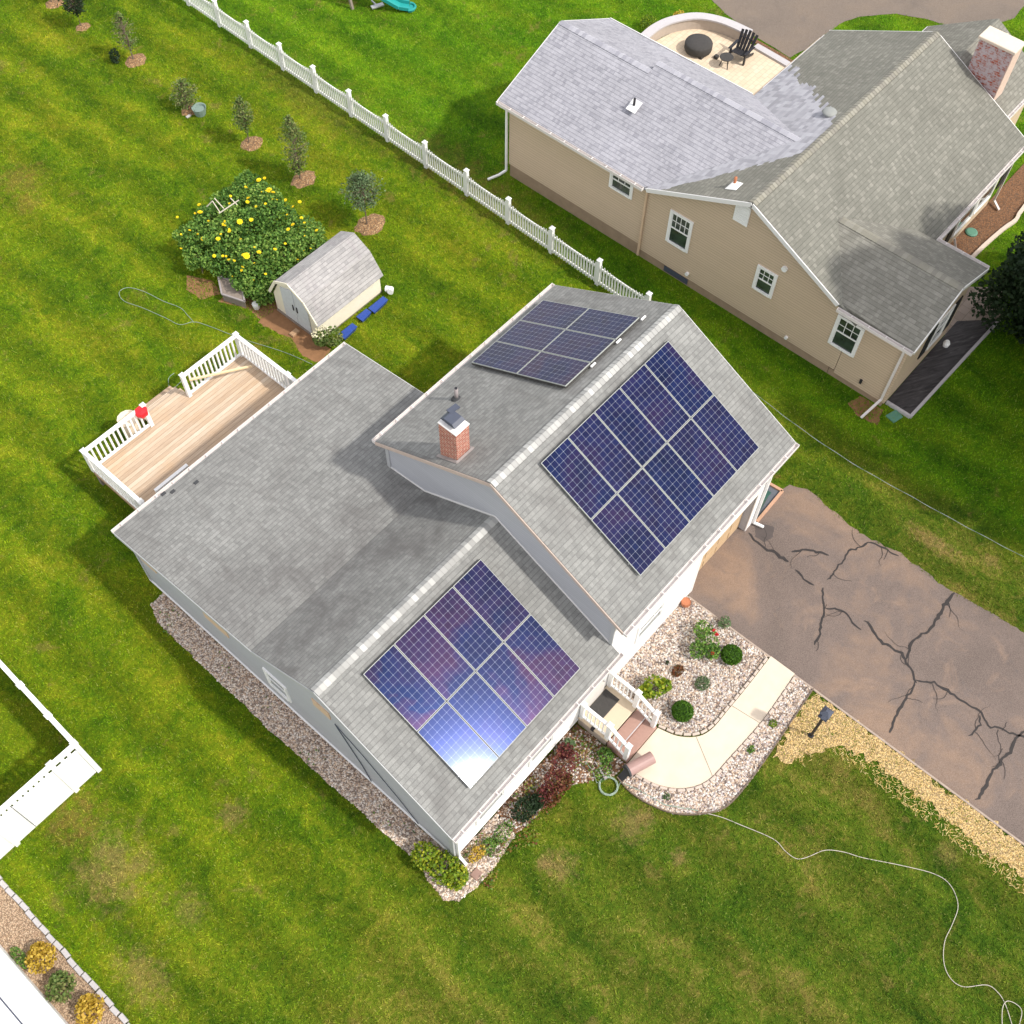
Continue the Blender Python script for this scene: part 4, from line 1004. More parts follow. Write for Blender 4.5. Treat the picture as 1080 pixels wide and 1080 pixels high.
def slope_slab(mb, pts, t=.12):
    n = len(pts); a = sum(pts[i][0]*pts[(i+1) % n][1]-pts[(i+1) % n][0]*pts[i][1] for i in range(n))
    if a < 0: pts = pts[::-1]
    i = len(mb.v); mb.v += [tuple(p) for p in pts]+[(p[0], p[1], p[2]-t) for p in pts]
    mb.f.append(tuple(i+k for k in range(n))); mb.t.append(None); mb.f.append(tuple(i+2*n-1-k for k in range(n))); mb.t.append(None)
    for k in range(n): mb.f.append((i+k, i+n+k, i+n+(k+1) % n, i+(k+1) % n)); mb.t.append(None)
# ------------------------------------------------------------------ neighbour's house
N_ = thing('neighbour_house', 'tan sided house with pale and tan shingle roofs behind the picket fence', 'house', (17.67, 0, 0))
TANW = M['siding_tan']
FX = 17.67
mb = MB(); mb.box(FX+.03, 23.3, .93, 6.92, 0, .60); mb.box(FX+.03, 27.7, -6.9, .9, 0, .42); mb.box(FX+.03, 21.45, -8.95, -6.92, 0, .30); mb.build('foundation', M['foundation'], N_)
mb = MB(); mb.yprism([(FX, .56), (23.33, .56), (23.33, 3.25), (20.64, 4.5), (FX, 3.22)], .92, 6.95); mb.build('wall', TANW, N_)
mb = MB(); mb.xprism([(-7.1, .36), (.9, .36), (.9, 3.3), (-2.98, 5.02), (-7.1, 3.02)], FX, 27.75)
mb.xprism([(-6.1, 0), (-1.8, 0), (-1.8, 3.05), (-3.95, 4.45), (-6.1, 3.15)], 27.75, 30.9); mb.build('wall', TANW, N_)
mb = MB(); mb.yprism([(FX, .24), (21.5, .24), (21.5, 3.1), (19.57, 4.0), (FX, 3.14)], -9.02, -7.12); mb.build('wall', TANW, N_)
mb = MB()
def yslab(prof, t=.12): return prof+[(x, z-t) for x, z in prof[::-1]]
AS = .409
az_ = lambda x: 3.40+(x-17.37)*AS
slope_slab(mb, [(17.37, 7.2, az_(17.37)), (17.37, .86, az_(17.37)), (20.98, -2.55, az_(20.98)), (20.98, 3.3, az_(20.98)), (20.62, 3.3, az_(20.62)), (20.62, 7.2, az_(20.62))])
slope_slab(mb, [(20.62, 7.2, az_(20.62)), (20.62, 3.3, az_(20.62)), (23.5, 3.3, 3.32), (23.5, 7.2, 3.32)])
ra = mb.build('roof', M['roof_lav'], N_); ra['label'] = 'new pale lavender grey shingles on the rear wing'
mb = MB(); slope_slab(mb, [(20.98, 3.3, az_(20.98)), (20.98, -2.55, az_(20.98)), (23.5, .6, 3.36), (23.5, 3.3, 3.36)]); ra2 = mb.build('roof', M['roof_lav'], N_)
mb = MB()
# tan roof with newer pale shingles laced in along the valleys
def tan_mat():
    m = shingle('tan_roof_laced_valley', [(.145, .145, .125), (.185, .183, .158), (.30, .29, .255)], pos=(.1, .55, .95), stain=.25, stain_col=(.15, .145, .125))
    t = m.node_tree; b = [n for n in t.nodes if n.type == 'BSDF_PRINCIPLED'][0]; src = b.inputs['Base Color'].links[0].from_socket
    class Q(NT):
        def __init__(s): s.m = m; s.t = t; s.b = b
    N = Q(); g = N.pos(); s = N.sep(g)
    row = N.math('FLOOR', N.math('DIVIDE', s[1], .127)); wn = N.n("ShaderNodeTexWhiteNoise", noise_dimensions='1D'); N.l(row, wn.inputs['W'])
    q = N.math('SUBTRACT', N.math('ABSOLUTE', N.math('SUBTRACT', s[0], 20.75)), N.math('MULTIPLY', N.math('ADD', s[1], 3.1), .93))
    right = N.math('GREATER_THAN', s[0], 20.8)
    wdt = N.math('MULTIPLY_ADD', right, .75, .25)
    lim = N.math('ADD', wdt, N.math('MULTIPLY', wn.outputs[0], N.math('MULTIPLY_ADD', right, .42, .16)))
    mk = N.math('MULTIPLY', N.math('LESS_THAN', q, lim), N.math('GREATER_THAN', s[1], -3.12))
    wb = N.n("ShaderNodeTexWhiteNoise", noise_dimensions='2D'); N.l(N.comb(N.math('FLOOR', N.math('MULTIPLY', s[0], 5)), row), wb.inputs['Vector'])
    c = N.mix(N.math('MULTIPLY', mk, .9), src, N.ramp(wb.outputs[0], [(0., (.27, .27, .30)), (1., (.42, .42, .46))]))
    N.l(c, b.inputs['Base Color']); return m
TR = tan_mat()
mb = MB(); mb.xprism([(-7.3, 3.02), (-2.98, 5.17), (.78, 3.42), (.78, 3.30), (-2.98, 5.05), (-7.3, 2.90)], 17.37, 28.2)
rb = mb.build('roof', TR, N_); rb['label'] = 'weathered tan shingle roof of the main wing'
mb = MB(); slope_slab(mb, [(17.35, -9.22, 3.30), (19.57, -9.22, 4.24), (19.57, -4.85, 4.24), (17.45, -6.60, 3.342)]); slope_slab(mb, [(21.77, -9.22, 3.30), (19.57, -9.22, 4.24), (19.57, -4.85, 4.24), (21.70, -6.75, 3.33)]); rc_ = mb.build('roof', M['roof_tan'], N_)
mb = MB(); mb.xprism([(-6.22, 3.32), (-3.95, 4.62), (-1.66, 3.22), (-1.66, 3.1), (-3.95, 4.5), (-6.22, 3.2)], 28.21, 31.1); mb.build('roof', M['roof_tan'], N_)
def nsl(dx, dz): v = Vector((dx, 0, dz)); v.normalize(); return v
ridge_caps(ra, (20.62, 3.3, az_(20.62)), (20.62, 7.2, az_(20.62)), nsl(-1, -AS), nsl(2.86, -1.4), CAPL); ridge_caps(ra2, (20.98, -2.5, az_(20.98)), (20.98, 3.3, az_(20.98)), nsl(-1, -AS), nsl(2.52, -1.52), CAPL)
ridge_caps(rb, (17.37, -2.98, 5.17), (28.2, -2.98, 5.17), sl((-2.98, 5.17), (-7.3, 3.02)), sl((-2.98, 5.17), (.78, 3.42)), CAPT)
ridge_caps(rc_, (19.57, -9.22, 4.24), (19.57, -4.95, 4.24), nsl(-2.2, -.94), nsl(2.2, -.94), CAPT)
# rake boards, fascia, gutters
def mbeam(name, mat, segs, w_=.03, h_=.15):
    for a, b in segs:
        mb = MB(); mb.beam(a, b, w_, h_); mb.build(name, mat, N_)
BT = M['trim']
mbeam('rake_board', BT, [((17.35, -6.55, 3.31), (17.35, -2.98, 5.085)), ((17.35, -2.98, 5.085), (17.35, .78, 3.335)), ((28.21, -7.3, 2.935), (28.21, -2.98, 5.085)), ((28.21, -2.98, 5.085), (28.21, .78, 3.335))])
mbeam('rake_board', BT, [((17.37, 7.215, 3.315), (20.62, 7.215, 4.645)), ((20.62, 7.215, 4.645), (23.48, 7.215, 3.245)), ((17.35, -9.235, 3.215), (19.57, -9.235, 4.155)), ((19.57, -9.235, 4.155), (21.77, -9.235, 3.215))])
mbeam('fascia', BT, [((23.53, .9, 3.31), (23.53, 7.2, 3.27)), ((24.0, .8, 3.33), (27.88, .8, 3.33)), ((27.9, -1.64, 3.13), (31.1, -1.64, 3.13))], .03, .13)
def ngut(a, b, out): mb = MB(); gutter(mb, a, b, out); mb.build('gutter', M['gutter'], N_)
ngut((17.36, .88, 3.40), (17.36, 7.2, 3.39), (-1, 0)); ngut((17.34, -9.22, 3.29), (17.34, -6.6, 3.29), (-1, 0)); ngut((21.9, -7.31, 3.01), (27.9, -7.31, 3.01), (0, -1)); ngut((21.78, -9.22, 3.29), (21.78, -7.4, 3.29), (1, 0)); ngut((27.95, -6.23, 3.3), (31.1, -6.23, 3.3), (0, -1))
mb = MB(); mb.box(17.4, FX, .92, 7.1, 3.2, 3.23); mb.build('soffit', BT, N_)
downspout('downspout', [(17.3, 7.1, 3.3), (17.6, 7.02, 3.05), (17.6, 7.02, .25), (17.35, 7.15, .12), (16.95, 7.35, .05)], N_)
downspout('downspout', [(17.3, -8.95, 3.2), (17.60, -8.9, 2.95), (17.60, -8.9, .42), (16.85, -8.74, .06)], N_, 'gutter')
downspout('downspout', [(17.62, .9, 3.15), (17.62, .9, .1)], N_, 'beige_panel')
downspout('downspout', [(28.3, -7.15, 2.8), (28.3, -7.15, .2), (28.1, -7.5, .1)], N_, 'gutter'); downspout('downspout', [(25.1, -7.16, .7), (25.2, -7.4, .1)], N_, 'gutter')
wn_ = Wall('x-', FX)
window(wn_, 1.47, 2.45, 2.28, 3.12, N_, (3, 2), label='small window tucked under the eave of the rear wing'); window(wn_, -1.0, -.08, 1.47, 2.85, N_, (4, 2)); window(wn_, -4.32, -3.56, 1.70, 2.75, N_, (3, 2)); window(wn_, -7.54, -6.58, 1.36, 2.70, N_, (3, 2))
mb = MB(); wn_.box(mb, -2.86, -2.33, 3.90, 4.66, 0, .05)
for k in range(8): wn_.box(mb, -2.84, -2.35, 3.93+k*.09, 3.97+k*.09, .05, .058)
mb.build('gable_vent', M['white'], N_)
for y_, z_, r_ in ((-4.46, 3.18, .10), (-1.15, .60, .07), (-5.22, .50, .06)):
    mb = MB(); mb.tube([(FX, y_, z_), (FX-.08, y_, z_)], r_, 10); mb.build('wall_vent', M['white'], N_)
mb = MB(); wn_.box(mb, -8.1, -8.02, .5, .68, 0, .05); mb.build('wall_vent', M['black'], N_)
mb = MB(); wn_.box(mb, -.95, .1, .06, .3, .0, .02)if False else wn_.box(mb, -1.2, -.2, .08, .30, -.02, .006); mb.build('basement_window', M['slate'], N_)
wc = Wall('y-', -9.02); window(wc, 19.68, 20.68, 1.05, 2.45, N_, (3, 2))
mb = MB(); wc.box(mb, 19.22, 19.62, 1.05, 2.45, 0, .04); mb.build('shutter', M['shutter'], N_); mb = MB(); wc.box(mb, 20.74, 21.14, 1.05, 2.45, 0, .04); mb.build('shutter', M['shutter'], N_)
mb = MB(); wc.box(mb, 19.3, 19.85, 3.0, 3.6, 0, .05); mb.build('gable_vent', M['white'], N_)
wb_ = Wall('y-', -7.1)
window(wb_, 24.75, 26.1, .95, 2.5, N_, (2, 2)); window(wb_, 26.15, 27.5, .95, 2.5, N_, (2, 2))
for a0 in (24.15, 27.85): mb = MB(); wb_.box(mb, a0, a0+.4, 1.0, 2.6, 0, .04); mb.build('shutter', M['shutter'], N_)
mb = MB(); mb.box(21.6, 24.9, -7.14, -7.1, .4, 1.2) if False else wb_.box(mb, 22.3, 23.3, .2, 2.35, 0, .05); mb.build('front_door', M['white'], N_)
# chimney, vents
mb = MB(); mb.box(28.32, 28.95, -5.6, -4.38, 2.9, 5.55); nc = mb.build('chimney', M['brick_white'], N_)
mb = MB(); mb.box(28.26, 29.0, -5.66, -4.32, 5.55, 5.65, .02); mb.box(28.24, 29.02, -5.0, -4.97, 5.651, 5.655); mb.build('chimney_crown', simple('cream_crown', (.66, .56, .46), .8, .1, 7), nc)
mb = MB(); mb.box(28.28, 28.97, -5.635, -5.602, 2.9, 5.54); mb.build('sunlit_chimney_face', simple('sunlit_cream_brick', (.60, .45, .38), .85, .2, 12), nc)  # pale slab on the sun side, sunlight put into the brick colour
zA = 3.42+(19.28-17.37)*.4657
mb = MB(); mb.tube([(19.28, 2.92, 4.1), (19.28, 2.92, 4.62)], .045, 8); vp2 = mb.build('vent_pipe', M['black'], N_, True)
mb = MB(); mb.hexa([(19.08, 2.72, 4.24), (19.48, 2.72, 4.42), (19.48, 3.1, 4.42), (19.08, 3.1, 4.24)], [(19.2, 2.84, 4.34), (19.36, 2.84, 4.36), (19.36, 3.0, 4.36), (19.2, 3.0, 4.34)]); mb.build('pipe_boot', M['white'], vp2)
mb = MB(); mb.tube([(18.07, -1.9, 4.5), (18.07, -1.9, 5.02)], .05, 8); vp3 = mb.build('vent_pipe', M['copper'], N_, True)
mb = MB(); mb.hexa([(17.85, -2.1, 4.78), (18.25, -2.1, 4.78), (18.25, -1.72, 4.60), (17.85, -1.72, 4.60)], [(17.99, -1.98, 4.83), (18.15, -1.98, 4.83), (18.15, -1.84, 4.8), (17.99, -1.84, 4.8)]); mb.build('pipe_boot', M['white'], vp3)
mb = MB(); mb.lathe((22.58, -2.39, 4.80), [(.10, 0), (.12, .12), (.22, .14), (.25, .17), (.21, .22), (.08, .25)], 16); mb.build('roof_vent', simple('dull_vent_metal', (.26, .27, .26), .6, .1, 6), N_, True)
mb = MB(); mb.prism([(17.47, -9.28), (17.9, -9.4), (17.8, -9.72), (17.4, -9.63)], 0, .04); tag(mb.build('valve_box_cover', M['green_lid']), 'dull green square ground lid beside the black fabric bed', 'lid')
mb = MB(); lx, ly = P(1024, 246); mb.lathe((lx, ly, .02), [(.22, 0), (.22, .05), (.17, .08)], 14); tag(mb.build('drain_cover', M['green_lid']), 'round green lid in the brown mulch bed of the tan house', 'lid')
mb = MB(); mb.lathe((21.3, -9.25, .03), [(.1, 0), (.12, .12), (.07, .22)], 10); tag(mb.build('white_lamp', M['white']), 'small white object at the wall corner on black weed fabric', 'lamp')

# ------------------------------------------------------------------ neighbour's patio
pa = [(26.6, 3.2), (26.6, 7.3), (27.3, 7.65), (28.3, 7.45), (29.2, 6.95), (29.75, 6.1), (29.9, 5.2), (29.85, 4.2), (29.8, 2.6), (29.4, 1.6), (24.5, .95), (23.6, 1.2), (23.6, 3.2)]
sheet('patio', pa, .03, M['paver'])
arc = smooth_poly([(26.75, 7.75), (27.5, 7.78), (28.35, 7.58), (29.25, 6.98), (29.72, 6.0), (29.83, 4.75)], 5, False)
sw = thing('seat_wall', 'curved grey stone seat wall round the patio', 'wall', (28.8, 6.8, 0))
def arcwall(path, w_, z0, z1):
    mb = MB(); n_ = len(path); L_, R_ = [], []
    for i, p in enumerate(path):
        a, b = path[max(i-1, 0)], path[min(i+1, n_-1)]; d = Vector((b[0]-a[0], b[1]-a[1])).normalized(); s_ = Vector((-d.y, d.x))*w_/2
        L_.append((p[0]+s_.x, p[1]+s_.y)); R_.append((p[0]-s_.x, p[1]-s_.y))
    for i in range(n_-1): mb.hexa([(*R_[i], z0), (*R_[i+1], z0), (*L_[i+1], z0), (*L_[i], z0)], [(*R_[i], z1), (*R_[i+1], z1), (*L_[i+1], z1), (*L_[i], z1)])
    return mb
arcwall(arc, .30, 0, .48).build('wall_body', M['stoop_side'], sw); arcwall(arc, .40, .48, .55).build('cap', M['stone_pale'], sw)
mb = arcwall([(29.85, 4.4), (29.8, 3.4), (29.72, 2.2)], .3, 0, .12); tag(mb.build('patio_edging', M['stone_pale']), 'low pale stone edging beside patio and driveway', 'edging')
mb = arcwall([(30.15, 4.9), (30.1, 3.4), (30.0, 2.4)], .22, 0, .05); struct('mulch_strip', mb, M['mulch'])
fp = thing('fire_pit', 'round fire pit under a dark cover on the patio', 'fire pit', (28.1, 6.0, .03))
mb = MB(); mb.lathe((28.1, 6.0, .03), [(.48, 0), (.5, .12)], 24); mb.build('base', M['stone'], fp); mb = MB(); mb.lathe((28.1, 6.0, .10), [(.54, 0), (.56, .06), (.56, .28), (.53, .33), (.25, .36), (.05, .36)], 28); mb.build('cover', M['cover'], fp, True)
# adirondack chair
ch_ = thing('adirondack_chair', 'black slatted adirondack chair on the cream patio beside a small table', 'chair', (0, 0, 0))
mb = MB()
for k in range(5): mb.beam((-.26+k*.13, .2, .36-.0), (-.26+k*.13, -.28, .26), .115, .02)
mb.build('seat', M['black'], ch_)
mb = MB()
for k in range(5):
    x_ = -.26+k*.13; mb.beam((x_, -.24, .26), (x_*1.25, -.60, .98-.03*abs(k-2)**1.3), .115, .02, (0, 1, 0))
mb.beam((-.3, -.46, .7), (.3, -.46, .7), .06, .02); mb.build('backrest', M['black'], ch_)
for s_ in (-1, 1):
    mb = MB(); mb.beam((s_*.36, .28, .52), (s_*.36, -.42, .50), .12, .025); mb.build('armrest', M['black'], ch_)
    mb = MB(); mb.box(s_*.33-.03, s_*.33+.03, .14, .24, 0, .51); mb.build('leg', M['black'], ch_)
    mb = MB(); mb.beam((s_*.31, .2, .33), (s_*.31, -.62, .03), .04, .1); mb.build('leg', M['black'], ch_)
ch_.location = (28.75, 4.45, .03); ch_.rotation_euler.z = R(95)
tb = thing('side_table', 'small dark round side table next to the black chair', 'table', (28.05, 4.62, .03))
mb = MB(); mb.lathe((28.05, 4.62, .43), [(.27, 0), (.28, .02), (.27, .035)], 18); mb.build('top', M['cover'], tb)
for a_ in (0, 2.1, 4.2):
    mb = MB(); mb.beam((28.05+.12*math.cos(a_), 4.62+.12*math.sin(a_), .43), (28.05+.22*math.cos(a_), 4.62+.22*math.sin(a_), .03), .03, .03); mb.build('leg', M['black'], tb)
for q in ((739, 62), (755, 62)):
    x_, y_ = P(*q); mb = MB(); mb.box(x_-.08, x_+.08, y_-.08, y_+.08, .03, .16, .01); tag(mb.build('paver_lamp', M['cover']), 'small dark block standing on the patio near the pale roof edge', 'lamp', 'dark blocks on the patio')
# ------------------------------------------------------------------ playset slide
PS = thing('playset', 'teal plastic slide of a playset at the top edge of the lawn', 'slide', (21.6, 17.2, 0))
mb = MB(); path = [(22.25, 16.45, .10), (22.0, 16.75, .16), (21.65, 17.3, .5), (21.3, 17.9, .95), (21.0, 18.4, 1.35)]
for a, b in zip(path[:-1], path[1:]):
    a, b = Vector(a), Vector(b); d = (b-a).normalized(); s_ = d.cross(Vector((0, 0, 1))).normalized()*.24; up_ = Vector((0, 0, .12))
    mb.poly([a-s_, b-s_, b+s_, a+s_][::-1]); mb.beam(a-s_+up_*.6, b-s_+up_*.6, .05, .14); mb.beam(a+s_+up_*.6, b+s_+up_*.6, .05, .14)
mb.tube([Vector(path[0])+Vector((0, 0, .04))+Vector((.26*math.cos(t), .26*math.sin(t), 0)) for t in [R(k) for k in range(-145, 36, 15)]], .045, 6)
mb.prism([(path[0][0]+.26*math.cos(R(k)), path[0][1]+.26*math.sin(R(k))) for k in range(-145, 36, 15)], .05, .1)
mb.build('slide', M['teal'], PS)
mb = MB(); mb.beam((20.7, 18.2, 0), (20.7, 18.7, 2.2), .1, .1); mb.beam((21.5, 18.6, 0), (21.2, 18.9, 2.2), .1, .1); mb.beam((20.6, 18.7, 1.35), (21.5, 18.7, 1.35), .6, .05); mb.build('frame', M['weathered'], PS)
mb = MB(); x_, y_ = P(399, 6, .1); mb.beam((x_-.3, y_+.1, .12), (x_+.2, y_-.1, .12), .2, .05); mb.beam((x_, y_, .05), (x_+.1, y_+.5, .05), .05, .05); mb.build('step', M['metal'], PS)

# ------------------------------------------------------------------ garden shed
SH = thing('garden_shed', 'cream gambrel roofed garden shed with faded grey double doors', 'shed', (9, 7.4, 0))
def gam(o): return [(6.36-o, .90-o*.8), (6.86-o*.4, 1.62+o*.3), (7.52, 1.98+o*.6), (8.18+o*.4, 1.62+o*.3), (8.62+o, .86-o*.8)]
gp = gam(0)
mb = MB(); mb.xprism([(6.40, .08), (8.50, .08), (8.50, .84), (8.12, 1.56), (7.52, 1.90), (6.90, 1.56), (6.40, .88)], 7.60, 10.45); mb.build('wall', M['shed_wall'], SH)
mb = MB(); o_, i_ = gam(.06), gam(0.0)
for (a, b, c, d) in [(o_[k], o_[k+1], i_[k+1], i_[k]) for k in range(4)]: mb.xprism([a, b, c, d], 7.52, 10.55)
mb.build('roof', M['roof_shed'], SH)
mb = MB()
for k in range(4): mb.beam((7.525, *gp[k]), (7.525, *gp[k+1]), .03, .1)
mb.build('rake_board', M['shed_wall'], SH)
mb = MB(); mb.box(7.55, 10.5, 6.42, 8.48, 0, .078); mb.build('foundation', M['weathered'], SH)
for y0, y1, tp in ((6.78, 7.40, (1.48, 1.72)), (7.42, 8.02, (1.72, 1.48))):
    mb = MB(); mb.xprism([(y0, .14), (y1, .14), (y1, tp[1]), (y0, tp[0])], 7.565, 7.6)
    d_ = mb.build('door', M['shed_door'], SH); mb = MB(); yy = y1-.08 if y0 < 7 else y0+.08; mb.box(7.54, 7.565, yy-.02, yy+.02, .75, 1.0); mb.build('handle', M['black'], d_)
mb = MB(); mb.tube([(10.55, 6.25, .25), (10.62, 6.08, .28), (10.5, 6.0, .3)], .11, 10); tag(mb.build('white_drum', M['white']), 'white drum lying at the back corner of the shed', 'drum')
for (q, s_, r_) in (((367, 350), .22, .3), ((384, 333), .16, 1.2), ((399, 322), .24, .5)):
    x_, y_ = P(*q, .1); y_ = min(y_, 6.26); ly_ = s_*1.5
    mb = MB(); mb.hexa([(x_-ly_*.8, y_-.12, 0), (x_+ly_*.8, y_-.08, 0), (x_+ly_*.8, y_+.1, 0), (x_-ly_*.8, y_+.1, 0)], [(x_-ly_, y_-.18, .17), (x_+ly_, y_-.12, .17), (x_+ly_, y_+.12, .17), (x_-ly_, y_+.12, .17)])
    tag(mb.build('blue_trough', M['blue']), {.22: 'blue trough by the shed wall, nearest the grey house roof', .16: 'smallest blue trough, between the other two along the shed wall', .24: 'blue trough by the shed wall, nearest the white drum'}[s_], 'trough', 'blue troughs along the shed wall')
mb = MB(); x_, y_ = P(311, 352); mb.box(x_-.16, x_+.16, y_-.1, y_+.1, 0, .1, .02); o = tag(mb.build('stone_block', simple('brown_block', (.38, .24, .14), .9, .25, 15), at=(x_, y_, 0)), 'brown stone block on bare soil before the shed doors', 'stone')
# ------------------------------------------------------------------ small yard things
LP_ = thing('lamp_post', 'short black lamp post standing in the straw mulch by the driveway', 'lamp post', (6.88, -13.42, 0))
mb = MB(); mb.tube([(6.88, -13.42, 0), (6.88, -13.42, 1.5)], .04, 8); mb.tube([(6.88, -13.42, 0), (6.88, -13.42, .06)], .08, 8); mb.build('post', M['black'], LP_)
mb = MB(); mb.box(6.75, 7.01, -13.55, -13.29, 1.5, 1.53); mb.hexa([(6.74, -13.56, 1.75), (7.02, -13.56, 1.75), (7.02, -13.28, 1.75), (6.74, -13.28, 1.75)], [(6.84, -13.46, 1.86), (6.92, -13.46, 1.86), (6.92, -13.38, 1.86), (6.84, -13.38, 1.86)])
for a_, b_ in ((6.76, -13.54), (6.98, -13.54), (6.98, -13.32), (6.76, -13.32)): mb.box(a_, a_+.02, b_, b_+.02, 1.53, 1.75)
mb.build('lantern', M['slate'], LP_)
BX = thing('barrel_mailbox', 'mauve brown rounded metal box on a dark bracket beside the front steps', 'box', (3.0, -10.5, 0))
mb = MB(); A_, B_ = Vector((2.72, -10.36, .42)), Vector((3.42, -10.62, .42)); mb.tube([A_, B_], .17, 18); mb.build('body', M['brown_metal'], BX, False)
mb = MB(); dd = (A_-B_).normalized(); mb.tube([A_, A_+dd*.05], .175, 18); mb.beam(A_+dd*.03+Vector((0, 0, -.1)), A_+dd*.22+Vector((0, 0, -.40)), .2, .03); mb.build('front_flap', M['dark'], BX)
mb = MB(); mb.box(2.95, 3.1, -10.55, -10.42, 0, .26); mb.build('bracket', M['dark'], BX)
mb = MB(); mb.beam((2.42, -9.55, .1), (2.26, -9.98, .07), .05, .03); mb.tube([(2.27, -9.95, .08), (2.25, -10.02, .07)], .06, 8); tag(mb.build('garden_tool', M['pipe']), 'short grey tool handle lying in the planting bed', 'tool')
mb = MB(); cpts = []
for k in range(150):
    t = k/149*2*math.pi*4.6+1; r_ = .24+.02*math.sin(k*1.7); cpts.append((2.16+r_*math.cos(t), -10.18+r_*math.sin(t), .035+.012*(k % 23)/8))
mb.tube([(2.3, -9.2, .04), (2.2, -9.6, .04), (2.02, -9.9, .05)]+cpts[:]+[(2.45, -10.35, .04), (2.62, -10.9, .03), (2.75, -11.6, .03), (3.2, -12.35, .05)], .014, 5); tag(mb.build('hose_coil', M['hose']), 'pale grey garden hose coiled on grass near the front steps', 'hose')
cab = [P(*q) for q in [(740, 857), (760, 862), (780, 870), (815, 885), (828, 898), (840, 906), (852, 904), (870, 897), (890, 899), (910, 905), (950, 913), (985, 922), (1002, 934), (1010, 955), (1004, 975), (996, 993), (995, 1015), (1002, 1032), (1016, 1041), (1040, 1039), (1052, 1047), (1060, 1060), (1068, 1085)]]
cabs = smooth_poly(cab, 5, False); mb = MB(); mb.tube([(x, y, .03) for x, y in cabs], .0095, 5)
lp = [P(*q) for q in [(1073, 1085), (1077, 1068), (1072, 1060), (1062, 1056), (1057, 1062), (1056, 1075), (1057, 1090)]]
mb.tube([(x, y, .045) for x, y in smooth_poly(lp, 5, False)], .0095, 5)
tag(mb.build('extension_cord', M['cord']), 'thin pale cord winding across the front lawn to the lower right corner', 'cord')
hs = [P(*q) for q in [(330, 385), (300, 372), (262, 360), (240, 352), (222, 345), (205, 340), (190, 343), (175, 336), (150, 325), (131, 318), (126, 309), (135, 304), (152, 308), (172, 318), (190, 325), (198, 333), (205, 341)]]
mb = MB(); mb.tube([(x, y, .03) for x, y in smooth_poly(hs, 5, False)], .010, 5); tag(mb.build('garden_hose', M['hose']), 'thin green hose looping on the back lawn above the deck', 'hose')
hs = [P(*q) for q in [(196, 398), (186, 408), (180, 412), (178, 400), (184, 394)]]
mb = MB(); mb.tube([(x, y, .03) for x, y in smooth_poly(hs, 5, False)], .010, 5); tag(mb.build('garden_hose', M['hose']), 'short green hose end lying by the deck stairs', 'hose')
# overhead wire
def wirept(px, py, z): x, y = P(px, py, z); return (x, y, z)
wp = [(11.45, -6.6, 5.35), wirept(842, 450, 5.3), wirept(900, 489, 5.1), wirept(960, 523, 5.0), wirept(1020, 556, 5.0), wirept(1085, 590, 5.1), wirept(1200, 648, 5.6)]
wps = smooth_poly(wp, 8, False); mb = MB(); mb.tube(wps, .004, 5); OW = mb.build('overhead_wire', M['wire']); tag(OW, 'twisted utility wire running over the lawn from the high roof', 'wire')
mb = MB(); hel = []
for i in range(len(wps)-1):
    a, b = Vector(wps[i]), Vector(wps[i+1]); k_ = max(2, int((b-a).length/.08))
    for j in range(k_):
        q = a+(b-a)*(j/k_); ph = len(hel)*.08*2*math.pi/.85; hel.append(q+Vector((.010*math.cos(ph), 0, .010*math.sin(ph))))
mb.tube(hel, .0026, 4); mb.build('bare_strand', M['wire_white'], OW)
# bin in nook
GB = thing('wheeled_bin', 'dark green bin in the nook beside the garage', 'bin', (11.75, -8.1, 0))
mb = MB(); mb.hexa([(11.5, -8.3, .05), (11.95, -8.3, .05), (11.95, -7.95, .05), (11.5, -7.95, .05)], [(11.46, -8.36, .9), (12.0, -8.36, .9), (12.0, -7.9, .9), (11.46, -7.9, .9)]); mb.build('body', M['green_bin'], GB)
mb = MB(); mb.box(11.44, 12.02, -8.38, -7.88, .9, .95, .015); mb.build('lid', M['green_bin'], GB)
mb = MB(); mb.lathe((7.8, -8.5, 0), [(.1, 0), (.15, .12), (.14, .22), (.12, .2)], 12); tag(mb.build('terracotta_pot', M['copper']), 'small terracotta pot at the wall corner by the driveway', 'pot')
mb = MB(); x_, y_ = P(211, 118, .1); mb.lathe((x_, y_, 0), [(.20, 0), (.27, .28), (.28, .32), (.24, .30), (.22, .22)], 14); tag(mb.build('grey_pot', simple('grey_green_pot', (.20, .27, .24), .6, .15, 8)), 'grey green pot beside the low bushy sapling', 'pot')
for q in ((199, 123),):
    x_, y_ = P(*q); mb = MB(); mb.box(x_-.1, x_+.1, y_-.05, y_+.05, 0, .04); tag(mb.build('plant_marker', M['stone_pale']), 'small pale slab lying in grass by the grey green pot', 'slab')

